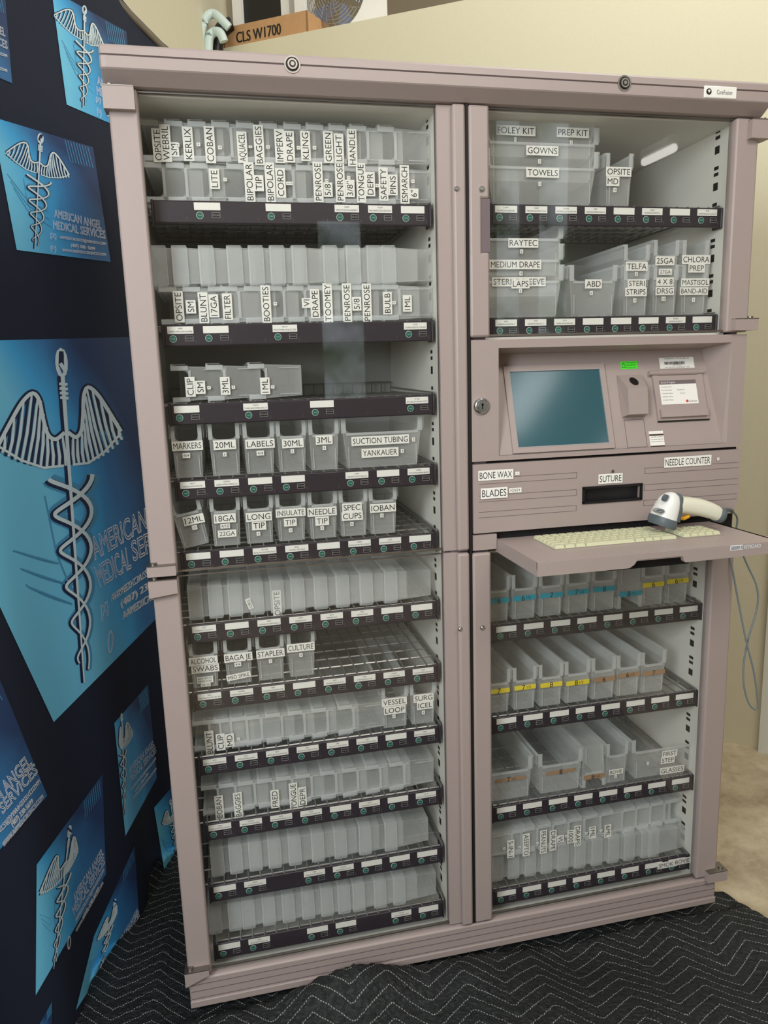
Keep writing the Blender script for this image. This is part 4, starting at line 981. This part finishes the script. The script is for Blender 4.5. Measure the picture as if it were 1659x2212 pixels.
NTH = ['leftmost', 'second', 'third', 'fourth', 'fifth', 'sixth', 'seventh', 'eighth', 'ninth', 'tenth', 'eleventh', 'twelfth', 'thirteenth', 'fourteenth', 'fifteenth']
def lying_row(crop, cy, rims, z, ori, where, w_=.070, h=.107, labels=(), endx=None, dz=0.0, yb=YB):
    """rims: crop x of the opening edges; labels: (bin index, text, crop x, crop y, maxw, smallnumber)"""
    n = len(rims); X = [CP(crop, r_, cy, yb).x for r_ in rims]; objs = []
    lim0, lim1 = (.0315, .6005) if crop < 6 else (.7055, 1.2555)
    for i, x in enumerate(X):
        if 'r' in ori: xx = x - h; yy = yb + i * .0016
        else: xx = x; yy = yb + (n - 1 - i) * .0016
        xx = min(max(xx, lim0 + .0005), lim1 - h - .0005)
        nm = 'leftmost' if i == 0 else ('rightmost' if i == n - 1 else NTH[i] + ' from the left')
        lb = 'frosted bin, %s, %s' % (nm.replace('from the left', 'from left'), where)
        me = bin_mesh(w_, h, ori); o = place_bin(me, xx, yy, z + dz, lb, 'frosted bins, ' + where); objs.append((o, xx, yy))
    for L_ in labels:
        i, s, lx, ly = L_[:4]; mw = L_[4] if len(L_) > 4 else .072; num = L_[5] if len(L_) > 5 else None
        o, xx, yy = objs[i]; rot = -90 if 'r' in ori else 90
        c_ = CP(crop, lx, ly, yy - .0028); a_ = Vector((c_.x, yy - .0028, c_.z))
        sticker(o, (xx, yy, z + dz), a_, s, .0118, rot, mw)
        if num:
            c_ = CP(crop, num[1], num[2], yy - .0028); sticker(o, (xx, yy, z + dz), Vector((c_.x, yy - .0028, c_.z)), num[0], .004, rot, .01, name='count_sticker', pad=.0018)
    return objs
def up_bin(crop, x0, x1, cy, z, label, group, stick=(), h=.107, tilt=0, ori='u', yb=YB, L_=BL, w_=None, name='storage_bin'):
    a_ = CP(crop, x0, cy, yb).x; b_ = CP(crop, x1, cy, yb).x; w0 = w_ or round(b_ - a_ - .004, 3)
    xc = (a_ + b_) / 2; me = bin_mesh(w0, h, ori, tilt, L_); o = place_bin(me, xc, yb, z, label, group)
    for s in stick:
        txt, lx, ly = s[:3]; cap = s[3] if len(s) > 3 else .0118; mw = s[4] if len(s) > 4 else w0 - .006; rot = s[5] if len(s) > 5 else 0
        c_ = CP(crop, lx, ly, yb - .0028); sm = cap < .007
        sticker(o, (xc, yb, z), Vector((c_.x, yb - .0028, c_.z)), txt, cap, rot, mw, name='count_sticker' if sm else 'label_sticker', pad=.002 if sm else .003)
    return o, xc, w0
def tape(o, oloc, x0, x1, z, col, num, small=None, hh=.0115, left=None):
    mb = MB(); wd = x1 - x0; mb.box((-wd / 2, -.0004, -hh / 2), (wd / 2, 0, hh / 2), 0); X_, Z_ = Vector((1, 0, 0)), Vector((0, 0, 1))
    text_on(mb, num, (-.004 if small else 0, -.0004, 0), .0125, X_, Z_, 1, off=.0003)
    if small: text_on(mb, small, (.009, -.0004, 0), .0065, X_, Z_, 1, off=.0003)
    c_ = Vector(((x0 + x1) / 2, 0, z)); mb.obj('colour_tape', [col, 'ink'], o, c_ - Vector(oloc) + Vector((0, oloc[1] - .0026, 0)))

# shelf 1
z = ZL[0]
lying_row(1, 470, [212, 318, 421, 525, 633, 735, 840, 938, 1036, 1126, 1264], z, 'l', 'upper row of the top left shelf', dz=.0735, labels=[
    (0, 'OPSITE', 285, 478, .07), (0, 'SM', 355, 497), (0, 'WEBRIL', 320, 470, .07, ('4', 372, 478)), (1, 'KERLIX', 418, 472, .066, ('4', 463, 475)), (2, 'COBAN', 513, 477, .066, ('4', 557, 489)), (3, 'AQUACEL', 654, 487, .05, ('1', 690, 485)),
    (4, 'BAGGIES', 727, 478, .07, ('6', 767, 487)), (5, 'IMPERV', 818, 482, .06), (5, 'DRAPE', 861, 485, .055, ('4', 900, 490)), (6, 'KLING', 930, 483, .055, ('6', 970, 489)), (7, 'GREEN', 1030, 487, .062), (8, 'LIGHT', 1076, 492, .055), (8, 'HANDLE', 1134, 490, .062)])
lying_row(1, 640, [225, 325, 430, 590, 693, 800, 893, 992, 1088, 1183, 1275], z, 'l', 'lower row of the top left shelf', labels=[
    (2, 'LITE', 533, 625, .05, ('2', 580, 628)), (3, 'BIPOLAR', 686, 640, .07), (3, 'TIP', 726, 645), (4, 'BIPOLAR', 776, 640, .07), (4, 'CORD', 822, 643, .05, ('2|2', 860, 645)), (6, 'PENROSE', 985, 640, .068), (6, '5/8', 1028, 672, .03, ('2', 1022, 633)),
    (7, 'PENROSE', 1081, 640, .068), (7, '3/8"', 1124, 668, .035, ('2', 1119, 620)), (8, 'TONGUE', 1173, 643, .068), (8, 'DEPR', 1213, 648, .045, ('4', 1243, 655)), (9, 'SAFETY', 1271, 648, .062), (9, 'PINS', 1312, 652, .04), (10, 'ESMARCH', 1363, 650, .066), (10, '6"', 1403, 690, .03, ('2', 1400, 635))])
z = ZL[1]
lying_row(2, 320, [105, 207, 338, 475, 580, 683, 789, 940, 1050, 1150, 1250], z, 'lR', 'plain upper row of the second left shelf', dz=.0735)
lying_row(2, 500, [145, 262, 385, 445, 560, 665, 768, 868, 960, 1065, 1162, 1262], z, 'l', 'lower row of the second left shelf', labels=[
    (0, 'OPSITE', 238, 505, .07), (0, 'SM', 297, 505, .05), (1, 'BLUNT', 358, 510, .064), (1, '17GA', 408, 500, .055), (2, 'FILTER', 474, 505, .045), (4, 'BOOTIES', 661, 492, .066, ('4', 705, 490)), (6, 'VI', 857, 486), (6, 'DRAPE', 898, 490, .066), (7, 'TOOMEY', 959, 486, .072),
    (8, 'PENROSE', 1052, 486, .07), (8, '5/8', 1100, 490, .03), (9, 'PENROSE', 1149, 486, .07), (10, 'BULB', 1248, 487, .045, ('4', 1280, 485)), (11, '1ML', 1345, 488, .04)])
z = ZL[2]
lying_row(3, 120, [204, 374, 577], z, 'l', 'beside two others on the third left shelf', labels=[(0, 'CLIP', 294, 130, .045), (0, 'SM', 343, 132, .04, ('4', 385, 134)), (1, '3ML', 463, 125, .045, ('4', 503, 132)), (2, '1ML', 656, 125, .045, ('4', 693, 130))])
z = ZL[3]; G = 'upright bins on the fourth left shelf'
def ub(c, x0, x1, cy, z, words, stick, G, **k): return up_bin(c, x0, x1, cy, z, words, G, stick, **k)
ub(3, 197, 357, 400, z, 'upright frosted bin with MARKERS sticker, left end of fourth shelf', [('MARKERS', 280, 415), ('4/4', 275, 462, .006)], G)
ub(3, 378, 540, 400, z, 'upright frosted bin with 20ML sticker, fourth left shelf', [('20ML', 461, 410), ('6', 461, 456, .005)], G)
ub(3, 545, 707, 400, z, 'upright frosted bin with LABELS sticker, fourth left shelf', [('LABELS', 632, 405), ('4/4', 633, 450, .006)], G)
ub(3, 706, 860, 380, z, 'upright frosted bin with 30ML sticker, fourth left shelf', [('30ML', 790, 402), ('6', 788, 441, .005)], G)
ub(3, 862, 1018, 370, z, 'upright frosted bin with 3ML sticker, fourth left shelf', [('3ML', 942, 386), ('4', 943, 425, .005)], G)
ub(3, 1020, 1422, 360, z, 'wide frosted bin with SUCTION TUBING sticker, right end of fourth shelf', [('SUCTION TUBING', 1214, 387, .0118, .118), ('3', 1374, 384, .005), ('YANKAUER', 1213, 447, .0118, .074), ('3', 1320, 440, .005)], G)
z = ZL[4]; G = 'upright bins on the fifth left shelf'
ub(3, 235, 392, 790, z, 'frosted bin with 12ML sticker leaning over, left end of fifth shelf', [('12ML', 311, 772, .0118, .05, 9), ('10', 315, 809, .0055, .02, 9)], G, tilt=-10, h=.104)
ub(3, 383, 540, 720, z, 'upright frosted bin with 18GA and 22GA stickers, fifth left shelf', [('18GA', 462, 766), ('4/10', 463, 803, .006), ('22GA', 473, 839, .009)], G)
ub(3, 546, 700, 720, z, 'upright frosted bin with LONG TIP stickers, fifth left shelf', [('LONG', 626, 757), ('TIP', 627, 801), ('4', 624, 840, .005)], G)
ub(3, 703, 856, 710, z, 'upright frosted bin with INSULATE TIP stickers, fifth left shelf', [('INSULATE', 780, 738, .0105), ('TIP', 778, 784, .0105), ('4', 780, 824, .005)], G)
ub(3, 858, 1010, 700, z, 'upright frosted bin with NEEDLE TIP stickers, fifth left shelf', [('NEEDLE', 932, 733), ('TIP', 932, 778), ('4', 932, 812, .005)], G)
ub(3, 1010, 1155, 690, z, 'upright frosted bin with SPEC CUPS stickers, fifth left shelf', [('SPEC', 1077, 713), ('CUPS', 1078, 754), ('6', 1076, 792, .005)], G)
ub(3, 1155, 1298, 680, z, 'rightmost upright frosted bin on the fifth left shelf', [('IOBAN', 1226, 714), ('4', 1222, 752, .005)], G)
z = ZL[5]
ob = lying_row(4, 250, [240, 343, 443, 551, 655, 758, 873, 982, 1100, 1222], z, 'lR', 'plain nested row of the sixth left shelf', w_=.068)
o, xx, yy = ob[2]; c_ = CP(4, 550, 290, yy - .003); sticker(o, (xx, yy, z), Vector((c_.x, yy - .003, c_.z)), 'ORG', .006, 108, .02)
o, xx, yy = ob[3]; c_ = CP(4, 688, 290, yy - .003); sticker(o, (xx, yy, z), Vector((c_.x, yy - .001, c_.z)), 'OPSITE', .0118, 90, .055)
z = ZL[6]; G = 'upright bins on the seventh left shelf'
ub(4, 245, 398, 550, z, 'upright frosted bin with ALCOHOL SWABS stickers, left end of seventh shelf', [('ALCOHOL', 321, 573, .0112), ('SWABS', 331, 613, .0112), ('ADHESIVE|REMOVER', 330, 668, .0045), ('20/10', 333, 692, .005)], G)
ub(4, 416, 568, 535, z, 'frosted bin with MED SPIKE sticker, second on the seventh left shelf', [('BAGA JE', 495, 555), ('4/4', 493, 592, .0055), ('MED SPIKE', 497, 650, .008, .045, 6)], G)
ub(4, 577, 727, 515, z, 'upright frosted bin with STAPLER sticker, seventh left shelf', [('STAPLER', 655, 537), ('2', 655, 574, .005)], G)
ub(4, 733, 880, 485, z, 'upright frosted bin with CULTURE sticker, seventh left shelf', [('CULTURE', 806, 507), ('4', 807, 545, .005)], G)
z = ZL[7]
lying_row(5, 70, [88, 147, 205, 290, 368, 477, 597, 720, 858], z, 'l', 'nested row of the eighth left shelf', w_=.068, labels=[(0, 'BLUNT', 178, 112, .05), (1, 'CLIP', 236, 107, .045), (2, 'MD', 284, 100, .045, ('4', 330, 92))])
G = 'upright bins on the eighth left shelf'
ub(4, 1203, 1343, 730, z, 'upright frosted bin with VESSEL LOOP stickers, eighth left shelf', [('VESSEL', 1271, 777), ('LOOP', 1273, 817), ('4', 1270, 850, .005)], G)
ub(4, 1345, 1480, 710, z, 'rightmost upright frosted bin with two stickers, eighth left shelf', [('SURG', 1417, 758), ('ICEL', 1424, 794), ('4', 1415, 829, .005)], G)
z = ZL[8]
lying_row(5, 440, [137, 232, 335, 437, 538, 640, 770, 885, 1005, 1130], z, 'l', 'nested row of the ninth left shelf', w_=.068, labels=[(0, 'COBAN', 229, 455, .052), (1, 'BAGGIES', 328, 440, .055), (3, 'FRED', 522, 407, .045), (4, 'TONGUE', 620, 395, .062), (4, 'DEPR', 667, 395, .045)])
z = ZL[9]
lying_row(5, 760, [183, 283, 387, 490, 598, 720, 840, 970, 1105], z, 'lR', 'plain nested row of the tenth left shelf', w_=.068)
z = ZL[10]
lying_row(5, 1060, [170, 277, 350, 460, 565, 670, 770, 860, 938, 1050, 1150], z, 'lR', 'plain nested row of the bottom left shelf', w_=.068)
# right bay
z = ZR[0]; G = 'wide nested bins on the upper right shelf'
def stack(crop, x0, x1, cy, lips, z, lab, stk, G, h=.107, w_=None):
    zz0 = None; out = []
    for i, (l, s, lb) in enumerate(zip(lips, stk, lab)):   # bottom first
        zc = z + .001 + i * l; a_ = CP(crop, x0, cy, YB).x; b_ = CP(crop, x1, cy, YB).x; w0 = w_ or round(b_ - a_ - .004, 3); yb = YB + i * .0016
        me = bin_mesh(w0, h, 'u'); o = place_bin(me, (a_ + b_) / 2, yb, zc, lb, G)
        for q_ in s:
            txt, lx, ly = q_[:3]; cap = q_[3] if len(q_) > 3 else .0118; mw = q_[4] if len(q_) > 4 else w0; c_ = CP(crop, lx, ly, yb - .0028)
            sticker(o, ((a_ + b_) / 2, yb, zc), Vector((c_.x, yb - .0028, c_.z)), txt, cap, 0, mw, name='count_sticker' if cap < .007 else 'label_sticker', pad=.0018 if cap < .007 else .003)
stack(6, 160, 768, 640, [0, .0475, .0475], z, ['wide frosted bin with TOWELS sticker, bottom of its stack', 'wide frosted bin with GOWNS sticker, middle of its stack', 'wide frosted bin with FOLEY KIT and PREP KIT stickers, topmost'],
      [[('TOWELS', 469, 722), ('3', 453, 782, .005)], [('GOWNS', 466, 607), ('3', 453, 662, .005)], [('FOLEY KIT', 328, 500), ('1', 324, 548, .005), ('PREP KIT', 627, 512), ('3', 620, 563, .005)]], G)
up_bin(6, 800, 947, 700, z, 'narrow frosted bin right of the wide stack, upper right shelf', 'narrow bins of the upper right door', [('OPSITE', 870, 717, .0118, .06), ('MD', 838, 768, .0118, .04), ('4', 848, 814, .005)])
z = ZR[1]; G = 'wide nested bins on the lower shelf of the upper right door'
stack(7, 90, 582, 400, [0, .043, .043], z, ['wide frosted bin with LAPS sticker, bottom of its stack', 'wide frosted bin with MEDIUM DRAPE sticker, middle of its stack', 'third wide frosted bin stacked above the MEDIUM DRAPE bin'],
      [[('LAPS', 353, 428), ('6', 352, 465, .005)], [('MEDIUM DRAPE', 325, 327, .0118, .11), ('4', 353, 374, .005), ('STERILE SLEEVE', 345, 417, .0118, .115)], [('RAYTEC', 367, 213), ('6', 357, 258, .005)]], G)
up_bin(7, 607, 865, 400, z, 'medium frosted bin with ABD sticker, lower shelf behind the upper right door', 'frosted bins right of the LAPS stack', [('ABD', 735, 429), ('6', 726, 477, .005)])
stack(7, 893, 1035, 400, [0, .042], z, ['frosted bin with STERI STRIPS stickers, below another bin', 'narrow frosted bin nested above the STERI STRIPS bin'],
      [[('STERI', 965, 426, .0112), ('STRIPS', 960, 471, .0112), ('4', 953, 516, .0055)], [('TELFA', 966, 336), ('6', 963, 377, .005)]], 'frosted bins right of the LAPS stack')
stack(7, 1050, 1188, 400, [0, .052], z, ['frosted bin with 4 X 8 DRSG stickers, below another bin', 'frosted bin with 25GA sticker above the 4 X 8 DRSG bin'],
      [[('4 X 8', 1113, 417, .0112), ('DRSG', 1111, 466, .0112), ('10', 1107, 507, .0055)], [('25GA', 1114, 307), ('27GA', 1115, 365, .0075)]], 'frosted bins right of the LAPS stack')
stack(7, 1200, 1345, 400, [0, .052], z, ['rightmost low frosted bin with BAND-AID sticker, under another bin', 'rightmost frosted bin with PREP sticker, above the BAND-AID bin'],
      [[('MASTISOL', 1272, 421, .0105), ('BAND-AID', 1268, 466, .0105), ('4', 1264, 512, .0055)], [('CHLORA', 1278, 300, .0118), ('PREP', 1279, 346, .0118)]], 'frosted bins right of the LAPS stack')
z = ZR[2]; G = 'taped bins below the keyboard tray'
def taped(crop, x0, x1, cy, z, col, num, small, lb, G, ty, ori='u', tw=.92, h=.107, wide=False):
    o, xc, w0 = up_bin(crop, x0, x1, cy, z, lb, G, (), ori=ori, h=h)
    c_ = CP(crop, (x0 + x1) / 2, ty, YB - .003); tw_ = w0 * tw / 2
    tape(o, (xc, YB, z), xc - tw_, xc + tw_, c_.z, col, num, small, hh=.0085 if wide else .0115)
for x0, x1, ty, col, num, sm, ori, lb in (
    (172, 300, 292, 'blue', '6', None, 'u', 'blue-taped frosted bin numbered 6, left end under keyboard tray'), (303, 442, 277, 'blue', '6', '1/2', 'u', 'blue-taped frosted bin numbered 6 1/2 under the keyboard tray'),
    (445, 583, 263, 'blue', '7', None, 'u', 'blue-taped frosted bin numbered 7 under the keyboard tray'), (587, 722, 246, 'blue', '7', '1/2', 'u', 'blue-taped frosted bin numbered 7 1/2 under the keyboard tray'),
    (723, 860, 230, 'blue', '8', None, 'u', 'upright blue-taped frosted bin numbered 8 under the keyboard tray'), (862, 997, 255, 'blue', '8', '1/2', 'd', 'upside-down blue-taped frosted bin under the keyboard tray'),
    (985, 1115, 207, 'yellow', '6', None, 'u', 'yellow-taped frosted bin numbered 6 under the keyboard tray'), (1112, 1242, 187, 'yellow', '6', '1/2', 'u', 'yellow-taped frosted bin numbered 6 1/2, right end under keyboard tray')):
    taped(9, x0, x1, 240, z, col, num, sm, lb, G, ty, ori)
z = ZR[3]; G = 'taped bins on the shelf with yellow and brown tape'
for x0, x1, ty, col, num, sm, lb in (
    (172, 302, 769, 'yellow', '7', None, 'yellow-taped frosted bin numbered 7, left end of its shelf'), (310, 440, 749, 'yellow', '7', '1/2', 'yellow-taped frosted bin numbered 7 1/2'),
    (446, 580, 735, 'yellow', '8', None, 'yellow-taped frosted bin numbered 8'), (583, 722, 724, 'yellow', '8', '1/2', 'yellow-taped frosted bin numbered 8 1/2'),
    (724, 857, 706, 'brown', '6', None, 'brown-taped frosted bin numbered 6'), (856, 987, 683, 'brown', '6', '1/2', 'brown-taped frosted bin numbered 6 1/2'), (984, 1118, 672, 'brown', '7', None, 'brown-taped frosted bin numbered 7, right end of its shelf')):
    taped(9, x0, x1, 700, z, col, num, sm, lb, G, ty)
z = ZR[4]; G = 'bins on the shelf with two wide brown-taped bins'
taped(10, 172, 418, 330, z, 'brown', '7', '1/2', 'wide frosted bin with narrow brown tape numbered 7 1/2', G, 355, tw=.66, wide=True)
taped(10, 442, 682, 310, z, 'brown', '8', None, 'wide frosted bin with narrow brown tape numbered 8', G, 315, tw=.66, wide=True)
taped(10, 676, 803, 330, z, 'brown', '8', '1/2', 'upside-down frosted bin with brown tape near the bottom', G, 340, 'd')
up_bin(10, 803, 920, 260, z, 'narrow frosted bin between upside-down and GLASSES bins, right bay', G, [('BOVIE', 857, 314, .0085), ('4', 854, 338, .0045)])
up_bin(10, 935, 1280, 240, z, 'wide frosted bin with FIRST STEP and GLASSES stickers', G, [('FIRST', 1138, 216, .011), ('STEP', 1127, 250, .011), ('3', 1025, 271, .005), ('GLASSES', 1152, 303, .0115, .1)])
z = ZR[5]
lying_row(10, 850, [213, 297, 385, 470, 555, 643, 730, 815, 897, 985, 1075], z, 'lR', 'plain lower row of the lowest right shelf', w_=.068)
lying_row(10, 640, [345, 430, 515, 598, 680, 765, 850, 965, 1040, 1115, 1190, 1250], z, 'r', 'upper row of the lowest right shelf', w_=.066, dz=.0700, yb=YB + .004, labels=[
    (0, '5-IN-1', 300, 720, .055, ('4', 265, 717)), (1, 'ASEPTO', 383, 700, .055, ('4', 348, 710)), (2, 'PEANUTS', 472, 683, .058, ('6', 440, 688)), (3, 'DRAPE', 524, 677, .05), (3, 'VI', 563, 667), (4, '1000', 616, 655, .04, ('4', 592, 652)), (4, 'DRAPE', 654, 652, .055), (5, '1ML', 732, 634, .035, ('4', 698, 637)), (6, '6ML', 811, 624, .035, ('4', 778, 625))])
o = SHR[5]; rl = [c for c in o.children if c.name.startswith('label_rail')][0]
for s_, x, y in (('SMOKE', 1127, 799), ('BOVIE', 1205, 780)):
    c_ = CP(10, x, y, YR - .002); sticker(rl, (0, 0, ZR[5]), c_ , s_, .0105, 0, .06, pad=.004)

# ------------------------------------------------------------------ barcode scanner on the tray
YS = -.075
scn = thing('barcode_scanner', 'white handheld barcode scanner resting nose down on the keyboard tray', 'scanner', (1.15, YS, tz))
def sp_(x, y, yy=YS): return U(1380 + .16818 * x, 1020 + .16818 * y, 1, yy)
def ell(c, d, ru, rv, n=20, up=Vector((0, 1, 0)), e=2.4):
    d = d.normalized(); v = up; u = d.cross(v).normalized(); out = []
    for k in range(n):
        an = 2 * math.pi * k / n; ca, sa_ = math.cos(an), math.sin(an)
        ca = math.copysign(abs(ca) ** (2 / e), ca); sa_ = math.copysign(abs(sa_) ** (2 / e), sa_); out.append(c + u * ru * ca + v * rv * sa_)
    return out
def sc(obj_): obj_.location = -Vector(scn.location); obj_.parent = scn; return obj_
k_ = .16818 / 1010
# head runs from the rounded top down to the nose
hp = [((445, 262), 30, .006), ((432, 290), 75, .016), ((400, 350), 115, .023), ((365, 440), 140, .027), ((330, 530), 150, .029), ((312, 590), 155, .030)]
top_, bot_ = sp_(448, 250), sp_(290, 680)
ax_ = (bot_ - top_)
cs = [sp_(*p) for p, _, _ in hp]; mb = MB()
mb.loft([ell(c, ax_, r_ * k_, ry) for c, (_, r_, ry) in zip(cs, hp)], 0, True, True); head = sc(mb.obj('head_shell', 'white'))
cs = [sp_(x, y) for x, y in ((316, 580), (302, 625), (292, 668), (285, 690))]
mb = MB(); mb.loft([ell(c, ax_, r_ * k_, ry) for c, r_, ry in zip(cs, (159, 163, 160, 150), (.0315, .033, .032, .030))], 0, True, True)
cs = [sp_(x + 62, y + 10) for (x, y), _, _ in hp]
mb.loft([ell(c, ax_, r_ * k_ * .93, ry * .8) for c, (_, r_, ry) in zip(cs, hp)], 0, True, True); sc(mb.obj('grey_bumper', 'grey'))
mb = MB(); hs = [((470, 430), 125, .022), ((540, 420), 112, .021), ((640, 428), 112, .020), ((760, 445), 112, .020), ((880, 480), 108, .020), ((960, 510), 100, .020), ((1000, 540), 92, .019)]
cs = [sp_(*p, YS + .004) for p, _, _ in hs]
mb.loft([ell(c, cs[min(i + 1, 6)] - cs[max(i - 1, 0)], r_ * k_, ry) for i, (c, (_, r_, ry)) in enumerate(zip(cs, hs))], 0, True, True); sc(mb.obj('grip', 'cream'))
mb = MB(); cs = [sp_(*p, YS + .004) for p in ((985, 535), (1010, 545), (1045, 556), (1062, 560))]
mb.loft([ell(c, cs[-1] - cs[0], r_ * k_, ry) for c, r_, ry in zip(cs, (93, 100, 98, 70), (.021, .023, .022, .015))], 0, True, True); sc(mb.obj('end_cap', 'grey'))
mb = MB(); cs = [sp_(*p, YS) for p in ((490, 560), (530, 585), (580, 590), (640, 562))]
mb.tube(smooth_path(cs, 4), .0045, 0, 10); sc(mb.obj('trigger', 'orange'))
def disc(x, y, rx, rz, rot, m, nm, dy):
    c = sp_(x, y, YS - dy); v = []
    a_ = math.radians(rot)
    for k in range(24):
        an = 2 * math.pi * k / 24; px_, pz_ = rx * math.cos(an), rz * math.sin(an); v.append((c.x + px_ * math.cos(a_) - pz_ * math.sin(a_), c.y, c.z + px_ * math.sin(a_) + pz_ * math.cos(a_)))
    q = MB(); q.loft([v, [(x, y_ + .012, z) for x, y_, z in v]], 0, True); o = q.obj(nm, m); sc(o); return o
disc(358, 335, .0075, .0035, 60, 'grey', 'indicator_window', .0235); disc(275, 500, .0105, .0052, -8, 'ringd', 'logo_badge', .0285)
disc(275, 500, .0088, .0038, -8, 'grey', 'badge_centre', .0289)
q = MB(); c = sp_(275, 500, YS - .0292); text_on(q, 'symbol', c, .0032, Vector((1, 0, 0)), Vector((0, 0, 1)), 0, width=.011, off=.0003); sc(q.obj('badge_lettering', 'ring'))
# cable: ribbed strain relief, over the tray, down beside the cabinet and back up in a loop
pts = [(1558, 1100), (1575, 1103), (1588, 1110), (1594, 1128), (1592, 1160)]
w_ = [sp_(1050, 500, YS + .01)] + [U(1575, 1101, 1, -.03), U(1586, 1108, 1, -.005), U(1593, 1122, 1, .01), U(1591, 1160, 1, .012), U(1612, 1215, 1, .0), U(1634, 1265, 1, -.01), U(1636, 1310, 1, -.01), U(1618, 1375, 1, -.01), U(1607, 1430, 1, -.01), U(1607, 1480, 1, -.01), U(1618, 1520, 1, -.01), U(1633, 1533, 1, -.01), U(1637, 1515, 1, -.01), U(1628, 1450, 1, -.014), U(1612, 1385, 1, -.018), U(1597, 1310, 1, -.016), U(1584, 1240, 1, -.012), U(1576, 1195, 1, .0), U(1574, 1150, 1, .013), U(1570, 1100, 1, .02)]
mb = MB(); mb.tube(smooth_path(w_, 8), .0022, 0, 8); sc(mb.obj('cable', 'cable'))
mb = MB(); w2 = smooth_path(w_[:4], 10)
for i in range(0, 16): mb.tube([w2[i], w2[i] + (w2[i + 1] - w2[i]) * .55], .0042, 0, 10)
sc(mb.obj('strain_relief', 'grey'))
# overhead tube light of the room (mirrored in the right door glass)
cl = thing('ceiling_light', 'long white tube light hanging in the room, mirrored in the upper right door', 'lamp', (2.3, -2.6, 2.55))
mt, t, o_ = nodes('tube_glow'); e = t.nodes.new('ShaderNodeEmission'); e.inputs[0].default_value = (1, .97, .9, 1); e.inputs[1].default_value = 8; t.links.new(e.outputs[0], o_.inputs[0])
def far(px, py, D_):
    p = U(px, py, 1, .014); d = (p - CAM); d.y = -d.y; return p + d * (D_ / abs(d.y))
pa, pb = far(1392, 350, 2.6), far(1455, 320, 2.2)
mb = MB(); mb.tube([pa, pb], .022, 0, 10); o = mb.obj('glowing_tube', [mt]); o.location = -Vector(cl.location); o.parent = cl
mb = MB(); up_ = Vector((0, 0, .04)); mb.tube([pa + up_, pb + up_], .03, 0, 6); o = mb.obj('lamp_housing', 'white'); o.location = -Vector(cl.location); o.parent = cl
